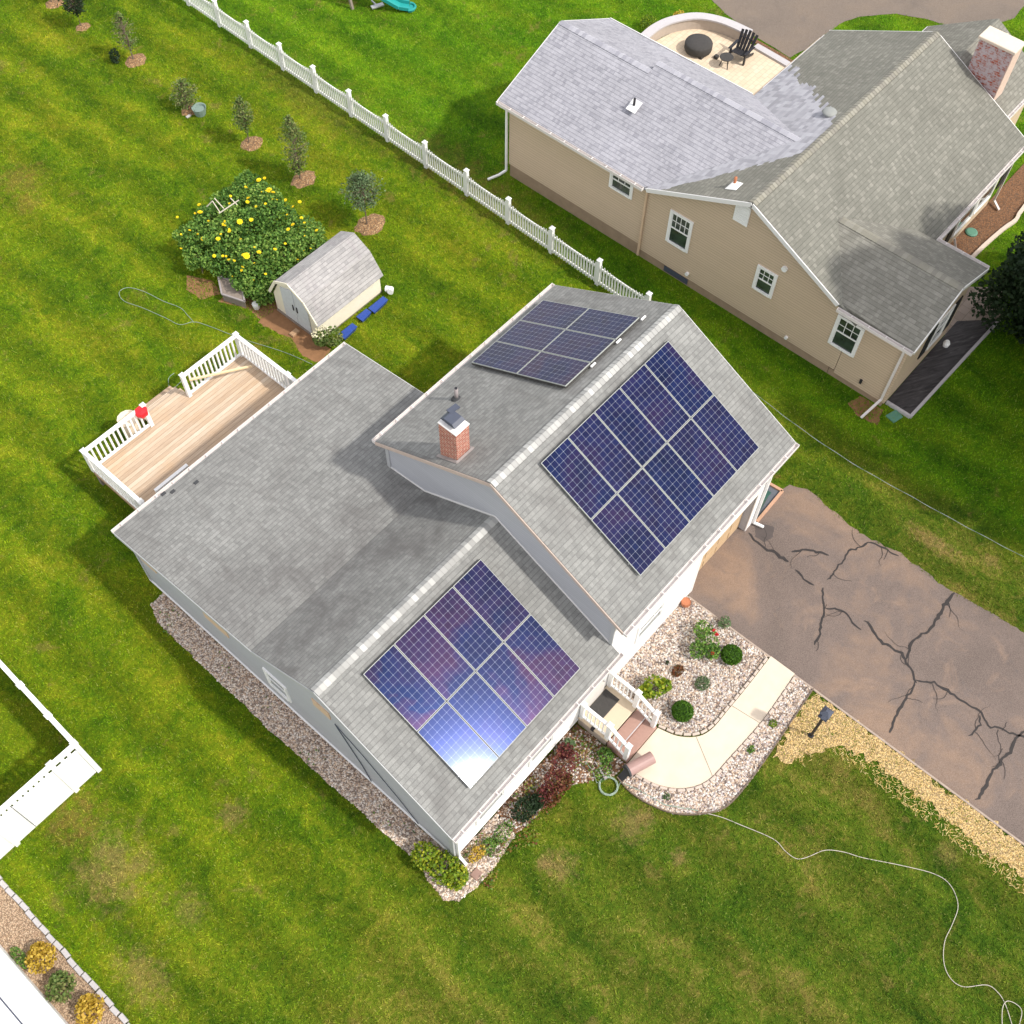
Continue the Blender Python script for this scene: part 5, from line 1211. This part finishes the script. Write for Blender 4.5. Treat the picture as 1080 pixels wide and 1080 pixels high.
# ------------------------------------------------------------------ foliage
def leafq(mb, p, s, t, flat=0.):
    a = Vector((rnd.gauss(0, 1), rnd.gauss(0, 1), rnd.gauss(0, 1)*(1-flat))).normalized()
    n = Vector((rnd.gauss(0, 1), rnd.gauss(0, 1), rnd.gauss(0, 1)+.8+flat*2)).normalized()
    b = a.cross(n); 
    if b.length < .05: return
    b = b.normalized()*s*.42; a = a*s
    mb.poly([p-a*.5, p+b*.9-a*.05, p+a*.5, p-b*.9-a*.05], t)
def blob(mb, c, r, n, s, lo=.0, hi=1., shell=.55, flat=0., zmin=.02):
    c = Vector(c)
    for _ in range(n):
        d = Vector((rnd.gauss(0, 1), rnd.gauss(0, 1), rnd.gauss(0, 1))).normalized(); q = (shell+(1-shell)*rnd.random()**.6)
        p = c+Vector((d.x*r[0], d.y*r[1], d.z*r[2]))*q
        if p.z < zmin: p.z = zmin+rnd.random()*.05
        leafq(mb, p, s*rnd.uniform(.6, 1.3), min(1, max(0, rnd.uniform(lo, hi))), flat)
def plant(name, label, cat, c, clumps, n, s, mat, group=None, stem=True, flat=.0, extra=None):
    t = thing(name, label, cat, (c[0], c[1], 0), group)
    mb = MB()
    for (dx, dy, dz, rx, ry, rz_) in clumps:
        ti = rnd.uniform(-.15, .15)
        blob(mb, (c[0]+dx, c[1]+dy, dz), (rx, ry, rz_), n, s, .1+ti, .9+ti, flat=flat)
    mb.build('foliage', M[mat], t)
    if stem:
        mb = MB()
        for (dx, dy, dz, rx, ry, rz_) in clumps: mb.tube([(c[0], c[1], 0), (c[0]+dx*.5, c[1]+dy*.5, dz*.6), (c[0]+dx, c[1]+dy, dz)], [.02, .014, .006], 5)
        mb.build('stem', M['bark'], t)
    return t
# box balls in the gravel
for (x_, y_), lb_ in (((7.30, -10.45), 'round clipped boxwood near the red flowering rose bush'), ((5.05, -10.42), 'round clipped boxwood by the curve of the walk')):
    t = thing('boxwood', lb_, 'shrub', (x_, y_, 0), 'round boxwoods in the gravel bed')
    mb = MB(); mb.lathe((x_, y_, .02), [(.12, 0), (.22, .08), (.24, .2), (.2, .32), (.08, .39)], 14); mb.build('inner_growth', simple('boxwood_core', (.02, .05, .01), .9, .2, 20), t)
    mb = MB(); blob(mb, (x_, y_, .24), (.30, .30, .24), 2600, .045, .1, .9, .85); mb.build('foliage', M['leaf_box'], t)
rose = plant('rose_bush', 'loose green rose bush with a few red flowers in the gravel', 'shrub', (7.1, -9.72), [(0, 0, .4, .36, .34, .3), (-.34, .05, .3, .26, .26, .22), (.22, .3, .42, .28, .26, .25), (-.1, -.28, .3, .24, .22, .2)], 330, .075, 'leaf')
for dx, dy, dz in ((.28, -.1, .55), (.35, .05, .5), (-.2, -.32, .4)):
    mb = MB(); blob(mb, (7.1+dx, -9.72+dy, dz), (.05, .05, .04), 26, .05); mb.build('flower', M['bloom_red'], rose)
plant('low_shrub', 'small green shrub at the driveway edge of the gravel bed', 'shrub', (8.0, -9.72), [(0, 0, .2, .2, .18, .18)], 170, .07, 'leaf_grey')
plant('peony_shrub', 'broad leaved lime green shrub beside the stair railing', 'shrub', (5.05, -9.42), [(0, 0, .35, .36, .32, .26), (.25, -.18, .3, .2, .2, .18), (-.24, .12, .3, .22, .2, .2)], 230, .11, 'leaf_lime')
plant('lavender_clump', 'small grey green clump between the two round boxwoods', 'plant', (6.12, -10.33), [(0, 0, .12, .24, .2, .14)], 420, .05, 'leaf_grey', stem=False)
plant('coral_bells', 'small rust coloured plant in the middle of the gravel bed', 'plant', (5.98, -9.6), [(0, 0, .1, .2, .15, .1)], 180, .07, 'leaf_purple', stem=False)
plant('dark_tuft', 'tiny dark tuft in the gravel near the house wall', 'plant', (5.99, -9.22), [(0, 0, .06, .07, .06, .06)], 60, .04, 'leaf_dark', stem=False)
plant('sedum_tuft', 'small green tuft in the gravel strip nearer the driveway', 'plant', (6.47, -12.46), [(0, 0, .06, .13, .11, .06)], 130, .05, 'leaf_lime', stem=False)
plant('sedum_tuft', 'small green tuft in the gravel strip nearer the curve', 'plant', (5.48, -12.43), [(0, 0, .06, .13, .1, .06)], 130, .05, 'leaf', stem=False)
plant('sedum_tuft', 'flat dark tuft in the gravel strip beside the fallen box', 'plant', (2.95, -11.5), [(0, 0, .05, .12, .1, .05)], 110, .05, 'leaf_grey', stem=False)
# front foundation planting
plant('barberry', 'deep burgundy shrub in the front planting bed', 'shrub', (1.75, -8.98), [(0, 0, .42, .46, .36, .3), (-.5, -.1, .36, .36, .3, .26), (.3, .22, .35, .25, .22, .22), (-.95, -.12, .25, .3, .24, .2)], 420, .07, 'leaf_red')
plant('blue_spruce_sprig', 'small teal green plant behind the burgundy shrub', 'plant', (2.25, -8.72), [(0, 0, .3, .2, .18, .2)], 200, .07, 'leaf_grey')
plant('hydrangea', 'rounded dark green shrub below the front gutter', 'shrub', (.2, -8.95), [(0, 0, .3, .42, .3, .26), (.35, -.12, .25, .25, .2, .2)], 460, .08, 'leaf_dark')
plant('daylily', 'low mixed green and rust plant next to the dark green shrub', 'plant', (.95, -9.3), [(0, 0, .14, .42, .2, .12), (.5, .0, .12, .3, .16, .1)], 260, .08, 'leaf_purple', stem=False)
plant('heather', 'low yellow green mound near the left end of the front bed', 'plant', (-.6, -8.92), [(0, 0, .13, .4, .2, .13), (-.5, .05, .1, .25, .2, .1)], 260, .06, 'leaf', stem=False)
plant('orange_sedum', 'orange tinged tuft at the house corner downspout', 'plant', (-1.45, -8.78), [(0, 0, .14, .28, .16, .12)], 240, .06, 'leaf_gold', stem=False)
plant('fern_clump', 'small green shrub beside the masonry of the steps', 'plant', (2.72, -9.62), [(0, 0, .16, .22, .24, .16)], 320, .07, 'leaf', stem=False)
plant('periwinkle', 'green ground hugging plant between the steps and grass', 'plant', (2.35, -9.85), [(0, 0, .08, .3, .2, .08)], 220, .06, 'leaf', stem=False)
mb = MB(); mb.box(-1.95, -1.7, -9.2, -8.98, 0, .07, .015); tag(mb.build('stone_block', simple('mauve_flat_stone', (.28, .18, .15), .9, .2, 15)), 'flat mauve stone lying in the corner gravel', 'stone')
plant('euonymus', 'large glossy green and yellow shrub at the front left house corner', 'shrub', (-2.3, -8.45), [(0, 0, .38, .42, .45, .32), (-.1, .55, .4, .36, .4, .3), (.05, -.35, .3, .34, .3, .24)], 520, .10, 'leaf_lime')
mb = MB()
for _ in range(2600):
    x_ = rnd.uniform(-1.9, 2.9); y_ = rnd.uniform(-9.75, -8.5)
    if noise.noise(Vector((x_*1.4, y_*1.9, 4))) < -.02: continue
    leafq(mb, Vector((x_, y_, rnd.uniform(.02, .16))), rnd.uniform(.04, .09), rnd.random())
tag(mb.build('ground_cover', m_leaf('mixed_weeds', [(.05, .10, .02), (.10, .19, .03), (.16, .24, .04), (.24, .26, .05), (.26, .12, .04), (.16, .04, .04)])), kind='stuff')
mb = MB()
for _ in range(420):
    x_ = rnd.uniform(-2.75, -2.0); y_ = rnd.uniform(-8.5, 2.6)
    if noise.noise(Vector((x_*1.6, y_*1.2, 9))) < .18: continue
    leafq(mb, Vector((x_, y_, rnd.uniform(.02, .10))), rnd.uniform(.04, .08), rnd.random())
tag(mb.build('bed_weeds', M['leaf']), kind='stuff')
# left edge yellow shrubs
for (x_, y_), lb_, m_ in (((-10.26, -2.6), 'golden yellow shrub higher up in the tan gravel bed', 'leaf_gold'), ((-10.22, -4.42), 'golden yellow shrub at the lower edge of the picture', 'leaf_gold'), ((-10.35, -3.5), 'dark olive shrub between the two golden shrubs', 'leaf_olive')):
    plant('golden_shrub' if m_ == 'leaf_gold' else 'olive_shrub', lb_, 'shrub', (x_, y_), [(0, 0, .28, .38, .36, .26), (.08, .18, .3, .2, .2, .2)], 420, .085, m_)
plant('creeping_plant', 'low green plant between wall and upper golden shrub', 'plant', (-10.6, -2.15), [(0, 0, .15, .14, .35, .14)], 250, .06, 'leaf', stem=False)
# saplings in the back lawn
MULCH = []
def sapling(lb_, q, H_, crown, n, s, mat='leaf_olive', mulch=.42):
    crown = (crown[0], crown[1]*1.55); n *= 2.0
    x_, y_ = P(*q); t = thing('sapling', lb_, 'tree', (x_, y_, 0), 'saplings along the back lawn'); mb = MB()
    top = Vector((x_+rnd.uniform(-.05, .05), y_+rnd.uniform(-.05, .05), H_)); mid = Vector((x_+.03, y_, H_*.5))
    mb.tube([(x_, y_, 0), mid, top], [.03, .022, .006], 6)
    lf = MB()
    for k in range(int(n*1.5)):
        f = crown[0]+(1-crown[0])*rnd.random(); z_ = H_*f; w_ = crown[1]*math.sin(math.pi*min(1, (f-crown[0])/(1-crown[0])*.82+.16))
        a_ = rnd.uniform(0, 6.3); e = Vector((x_+math.cos(a_)*w_*rnd.uniform(.5, 1), y_+math.sin(a_)*w_*rnd.uniform(.5, 1), z_+.14)); b_ = Vector((x_, y_, z_-.05))
        mb.tube([b_, (b_+e)/2+Vector((0, 0, .03)), e], [.010, .007, .003], 4, False)
        for _ in range(int(s)): 
            u = rnd.uniform(.35, 1.05); leafq(lf, b_+(e-b_)*u+Vector((rnd.gauss(0, .05), rnd.gauss(0, .05), rnd.gauss(0, .05))), rnd.uniform(.05, .10), rnd.random())
    mb.build('trunk', M['bark'], t); lf.build('crown', M[mat], t)
    if mulch:
        cx_, cy_ = x_+mulch*.18, y_-mulch*.12; MULCH.append(((cx_, cy_), mulch))
        pp = [(cx_+mulch*math.cos(a)*rnd.uniform(.82, 1.1), cy_+mulch*.85*math.sin(a)*rnd.uniform(.82, 1.1)) for a in [R(k*20) for k in range(18)]]
        m = MB(); 
        m.v = [(cx_, cy_, .09)]+[(cx_+(a-cx_)*.6, cy_+(b-cy_)*.6, .075+rnd.uniform(-.015, .015)) for a, b in pp]+[(a, b, .004) for a, b in pp]
        for k in range(18): m.f += [(0, 1+k, 1+(k+1) % 18), (1+k, 19+k, 19+(k+1) % 18, 1+(k+1) % 18)]; m.t += [None, None]
        struct('mulch_mound', m, M['mulch_orange'])
sapling('smallest sapling, cut by the top edge at the far end of the row', (55, 4), 1.2, (.3, .25), 14, 8)
sapling('dark leaved sapling at the top edge of the picture', (86, 29), 1.75, (.35, .42), 34, 16, 'leaf_dark', .32)
sapling('sparse sapling with a dark bushy plant at its left', (141, 64), 2.0, (.25, .42), 30, 7, mulch=.48)
sapling('low bushy sapling behind the grey green pot', (199, 116), 1.25, (.12, .42), 30, 12, mulch=.42)
sapling('thin upright sapling third from the fence end of the row', (263, 152), 1.95, (.35, .32), 30, 13, 'leaf_olive', .45)
sapling('tall spire shaped sapling second from the fence end', (317, 190), 2.75, (.15, .42), 52, 11, mulch=.52)
sapling('round crowned sapling between the shed and the picket fence', (387, 238), 2.25, (.45, .58), 46, 17, 'leaf_grey', .60)
x_, y_ = P(123, 66); plant('dark_bush', 'small dark bush left of the sparse sapling', 'shrub', (x_, y_), [(0, 0, .3, .2, .2, .35)], 330, .08, 'leaf_dark')
# big flowering vine patch
bb = thing('flowering_bush', 'sprawling dark green bush dotted with yellow blooms beside the shed', 'bush', (9.0, 11.0, 0))
cl = [(205, 250, .8, .62), (222, 232, .9, .62), (245, 215, .9, .7), (262, 198, 1.0, .62), (278, 212, 1.1, .7), (240, 250, 1.0, .8), (265, 240, 1.1, .8), (292, 232, 1.1, .75), (318, 245, 1.0, .68), (330, 258, .8, .55), (300, 262, 1.0, .8), (270, 272, .9, .85), (235, 275, .7, .65), (210, 268, .6, .55), (258, 292, .6, .55), (288, 288, .7, .55), (272, 305, .4, .38), (245, 232, 1.1, .6)]
mb = MB(); core = MB()
for px, py, z_, r_ in cl:
    x_, y_ = P(px, py, z_); ti = rnd.uniform(-.18, .18)
    blob(mb, (x_, y_, z_), (r_, r_, r_*.75), int(900*r_*r_*3.4), .10, .12+ti, .92+ti, .42)
    for k in range(3):
        a_ = rnd.uniform(0, 6.3); blob(mb, (x_+math.cos(a_)*r_*.85, y_+math.sin(a_)*r_*.85, z_+rnd.uniform(-.1, .3)), (.2, .2, .18), 90, .09, .3, 1.)
    for k in range(4): core.tube([(x_+rnd.uniform(-.3, .3), y_+rnd.uniform(-.3, .3), 0), (x_+rnd.uniform(-.3, .3), y_+rnd.uniform(-.3, .3), z_)], [.025, .01], 4, False)
mb.build('foliage', M['leaf'], bb); core.build('stem', M['bark'], bb)
fl = [(273, 190, 1.5), (279, 188, 1), (284, 200, 1.5), (288, 203, 1.2), (262, 209, 1.2), (283, 202, 1), (316, 213, 1.1), (301, 211, 1), (187, 229, .8), (210, 216, 1.1), (211, 224, 1.5), (206, 225, .8), (261, 213, 1.1), (280, 215, .8), (253, 234, 1.6), (265, 232, 1.2), (309, 237, 1.2), (304, 242, 1.1), (318, 230, 1.), (321, 235, .8), (334, 243, 1.), (309, 218, .9), (237, 238, .9), (242, 244, 1.1), (214, 252, 1.2), (230, 252, 1.3), (226, 270, 1.), (260, 270, 1.8), (257, 269, 1.2), (273, 266, 1.3), (290, 263, 1.), (235, 270, .8), (247, 275, .8), (191, 262, .7), (200, 243, .8), (255, 285, .9), (270, 218, .8), (314, 274, .7), (220, 233, .7), (292, 211, .7)]
for _ in range(30):
    c_ = rnd.choice(cl); fl.append((c_[0]+rnd.uniform(-14, 14), c_[1]+rnd.uniform(-12, 10), rnd.uniform(.45, .8)))
def topz(px, py):
    best = .3
    for cpx, cpy, z_, r_ in cl:
        x0, y0 = P(cpx, cpy, z_)
        for k in range(24):
            zz = .2+k*.1; x1, y1 = P(px, py, zz); d2 = ((x1-x0)**2+(y1-y0)**2)/(r_*r_)
            if d2 < 1 and zz <= z_+r_*.75*math.sqrt(1-d2): best = max(best, zz)
    return best
fp0 = None
for px, py, s_ in fl:
    z_ = topz(px, py)+.05; x_, y_ = P(px, py, z_)
    if fp0 is None:
        m = MB()
        for ring, (r0, n0, tilt) in enumerate(((.085, 10, .02), (.055, 8, .045))):
            for k in range(n0):
                a_ = 2*math.pi*k/n0+ring*.3; d_ = Vector((math.cos(a_), math.sin(a_), 0)); s2 = Vector((-d_.y, d_.x, 0))*r0*.42
                m.poly([Vector((0, 0, .0+tilt*.3)), d_*r0*.6-s2+Vector((0, 0, tilt)), d_*r0+Vector((0, 0, tilt*.7)), d_*r0*.6+s2+Vector((0, 0, tilt))])
        fp0 = m.build('flower', M['bloom'], None); o = fp0
    else: o = fp0.copy(); COL.objects.link(o)
    o.parent = bb; o.location = Vector((x_, y_, z_))-Vector(bb.location); o.scale = (s_*.78,)*3; o.rotation_euler = (rnd.uniform(-.5, .2), rnd.uniform(-.5, .2), rnd.uniform(0, 6))
mb = MB(); 
def seg(q0, q1): a = P(*q0); b = P(*q1); mb.beam((a[0], a[1], q0[2]), (b[0], b[1], q1[2]), .028, .028)
seg((224, 212, 1.75), (218, 218, 1.5)); seg((224, 212, 1.75), (232, 224, 1.4)); seg((226, 209, 1.8), (236, 220, 1.5)); seg((231, 225, 1.6), (252, 211, 1.8)); seg((243, 209, 1.8), (250, 216, 1.6))
tag(mb.build('trellis_stakes', M['stake']), 'bleached wooden stakes poking out of the flowering bush', 'stakes')
RB = thing('raised_planter', 'weathered grey raised planter box below the flowering bush', 'planter', (7.3, 10.4, 0)); mb = MB()
bxp = [P(230, 291, .35), P(254, 299, .35), P(258, 318, .35), P(234, 310, .35)]
mb.prism(bxp, 0, .33); mb.build('box', M['weathered'], RB)
mb = MB()
for a, b in zip(bxp, bxp[1:]+bxp[:1]): mb.beam((*a, .345), (*b, .345), .06, .05)
mb.build('rim', M['pipe'], RB)
plant('green_shrub', 'small leafy shrub left of the shed doors', 'shrub', (7.55, 9.0), [(0, 0, .4, .42, .4, .32), (.3, .3, .45, .3, .3, .25)], 420, .10, 'leaf')
x_, y_ = P(271, 325); mb = MB(); mb.lathe((x_, y_, 0), [(.1, 0), (.14, .22), (.12, .2)], 10); tag(mb.build('white_pot', M['white']), 'small white pot under the shrub left of the shed', 'pot')
vs_ = plant('variegated_shrub', 'pale variegated shrub at the near right corner of the shed', 'shrub', (7.75, 5.92), [(0, 0, .5, .36, .34, .3), (-.3, .25, .45, .26, .26, .25)], 330, .095, 'leaf_olive')
mb = MB(); blob(mb, (7.5, 6.2, .72), (.35, .25, .15), 90, .08); mb.build('blossoms', simple('cream_petals', (.66, .62, .42), .7, .1, 9), vs_)
plant('small_shrub', 'small yellow green shrub at the end of the stone seat wall', 'shrub', (27.85, 8.35), [(0, 0, .3, .35, .35, .3)], 420, .08, 'leaf_lime')
plant('orange_flowers', 'orange flowering clump behind the stone seat wall', 'plant', (29.05, 7.75), [(0, 0, .25, .4, .2, .2)], 260, .07, 'leaf_gold', stem=False)

# ------------------------------------------------------------------ trees
def tree(name, lb_, x_, y_, H_, R_, base, ncl, nl, s, mat, grp=None):
    t = thing(name, lb_, 'tree', (x_, y_, 0), grp); mb = MB(); lf = MB()
    mb.tube([(x_, y_, 0), (x_+.1, y_, H_*.35), (x_-.1, y_+.1, H_*.65), (x_, y_, H_*.92)], [R_*.075+.08, R_*.06+.05, .12, .03], 9)
    for k in range(ncl):
        f = base+(1-base)*((k+.5)/ncl); a_ = k*2.4+rnd.uniform(-.4, .4); w_ = R_*math.sqrt(max(.05, 1-((f-(base+.35*(1-base)))/(1-base*.35-.28))**2))*rnd.uniform(.45, 1.)
        c = Vector((x_+math.cos(a_)*w_*.8, y_+math.sin(a_)*w_*.8, H_*f)); r_ = R_*rnd.uniform(.26, .42)
        mb.tube([(x_, y_, H_*f*.75), ((x_+c.x)/2, (y_+c.y)/2, H_*f*.86), c], [.09, .05, .015], 5, False)
        ti = rnd.uniform(-.25, .25); blob(lf, c, (r_, r_, r_*.7), nl, s, .2+ti, .8+ti, .3)
    mb.build('trunk', M['bark'], t); lf.build('crown', M[mat], t); return t
tree('shade_tree', 'large dark leafy tree at the right edge beside the paver landing', 24.0, -12.2, 7.3, 3.1, .08, 70, 1300, .15, 'leaf_dark')
tree('shade_tree', 'tall dark tree outside the right edge of the picture', 21.3, -18.6, 11.5, 3.9, .35, 60, 520, .40, 'leaf_dark'  )
tree('shade_tree', 'tallest dark tree, outside the right edge between the two other trees', 21.6, -15.3, 12.4, 2.6, .50, 44, 520, .40, 'leaf_dark')

# ------------------------------------------------------------------ grass blades (one mass of lawn)
import numpy as np
def in_poly(X, Y, poly):
    c = np.zeros(X.shape, bool); n = len(poly)
    for i in range(n):
        (x1, y1), (x2, y2) = poly[i][:2], poly[(i+1) % n][:2]
        if y1 == y2: continue
        c ^= ((y1 > Y) != (y2 > Y)) & (X < (x2-x1)*(Y-y1)/(y2-y1)+x1)
    return c
rg = np.random.default_rng(3)
view = [P(-20, -20), P(1100, -20), P(1100, 1100), P(-20, 1100)]
xs = [p[0] for p in view]; ys_ = [p[1] for p in view]
NB = 1500000
X = rg.uniform(min(xs), max(xs), NB); Y = rg.uniform(min(ys_), max(ys_), NB)
k = in_poly(X, Y, view)
straw_in = in_poly(X, Y, st); cl_ = np.sin(X*6.1+1.3*np.sin(Y*3.7))*np.sin(Y*5.3+1.7*np.sin(X*4.1+Y*.7))+.25*np.sin(Y*.9); k &= ~(straw_in & ((X > 8.0) | (cl_ < -.06)) & ((X > 8.0) | (rg.random(NB) < .88)))
for pl in [garden, strip, lb, fb, osm+ism[:-1], nd, pa, leftbed,
           [(-1.95, -8.45), (4.3, -8.45), (11.5, -8.45), (11.5, -.4), (6.5, -.4), (6.5, 3.6), (-1.95, 3.6)], [(DX0-.02, 3.5), (DX1+.02, 3.5), (DX1+.02, 7.45), (DX0-.02, 7.45)],
           [(2.9, -10.2), (4.35, -10.2), (4.35, -8.4), (2.9, -8.4)],
           [(8.0, -30), (13.9, -30), (13.75, -20), (13.52, -16.3), (13.27, -14), (13.38, -12.3), (13.16, -11), (13.3, -9.9), (13.44, -8.95), (13.2, -8.4), (12.9, -7.8), (11, -7.8), (8, -8)],
           [(17.6, -9.05), (21.5, -9.05), (21.5, -7.0), (31, -7.0), (31, .9), (23.5, .9), (23.5, 7), (17.6, 7)], [(18, -9), (17.9, -9.95), (23.6, -10.1), (23.5, -9)], [(21.6, -9.3), (21.6, -7), (34, -7), (34, -8.0), (29, -8.15), (28.1, -8.25), (27.3, -8.1), (25.3, -8), (24.9, -9.4), (23.7, -10.1)],
           [(7.5, 6.35), (10.5, 6.35), (10.5, 8.5), (7.5, 8.5)], [(6.75, 8.6), (7.6, 8.5), (7.6, 5.9), (6.95, 5.75), (6.75, 6.4), (7.02, 7.1)], bxp, [(-11, 3), (-9.78, 3), (-9.78, -12), (-20, -12), (-20, 3)]]:
    k &= ~in_poly(X, Y, pl)
for q, r_ in MULCH: k &= ((X-q[0])**2+((Y-q[1])/.85)**2) > (r_*rg.uniform(.75, 1.05, NB))**2
X, Y = X[k], Y[k]; n = len(X)
th = rg.uniform(0, 2*np.pi, n); L_ = rg.uniform(.045, .12, n)*(.6+.8*rg.random(n)**2); el = rg.uniform(.25, 1.15, n); W_ = rg.uniform(.007, .017, n)
dx, dy, dz = np.cos(th)*np.cos(el)*L_, np.sin(th)*np.cos(el)*L_, np.sin(el)*L_
V_ = np.empty((n, 3, 3), np.float32)
V_[:, 0] = np.stack([X-np.sin(th)*W_, Y+np.cos(th)*W_, np.full(n, .002)], 1); V_[:, 1] = np.stack([X+np.sin(th)*W_, Y-np.cos(th)*W_, np.full(n, .002)], 1); V_[:, 2] = np.stack([X+dx, Y+dy, dz], 1)
me = bpy.data.meshes.new('grass_blades'); me.vertices.add(3*n); me.vertices.foreach_set('co', V_.ravel()); me.loops.add(3*n); me.loops.foreach_set('vertex_index', np.arange(3*n, dtype=np.int32))
me.polygons.add(n); me.polygons.foreach_set('loop_start', np.arange(0, 3*n, 3, dtype=np.int32)); me.polygons.foreach_set('loop_total', np.full(n, 3, np.int32)); me.update()
at_ = me.attributes.new('tint', 'FLOAT', 'FACE'); at_.data.foreach_set('value', rg.uniform(0, 1, n).astype(np.float32))
me.materials.append(m_grass('lawn_blades', True))
ob_ = bpy.data.objects.new('grass_blades', me); COL.objects.link(ob_); tag(ob_, kind='stuff')
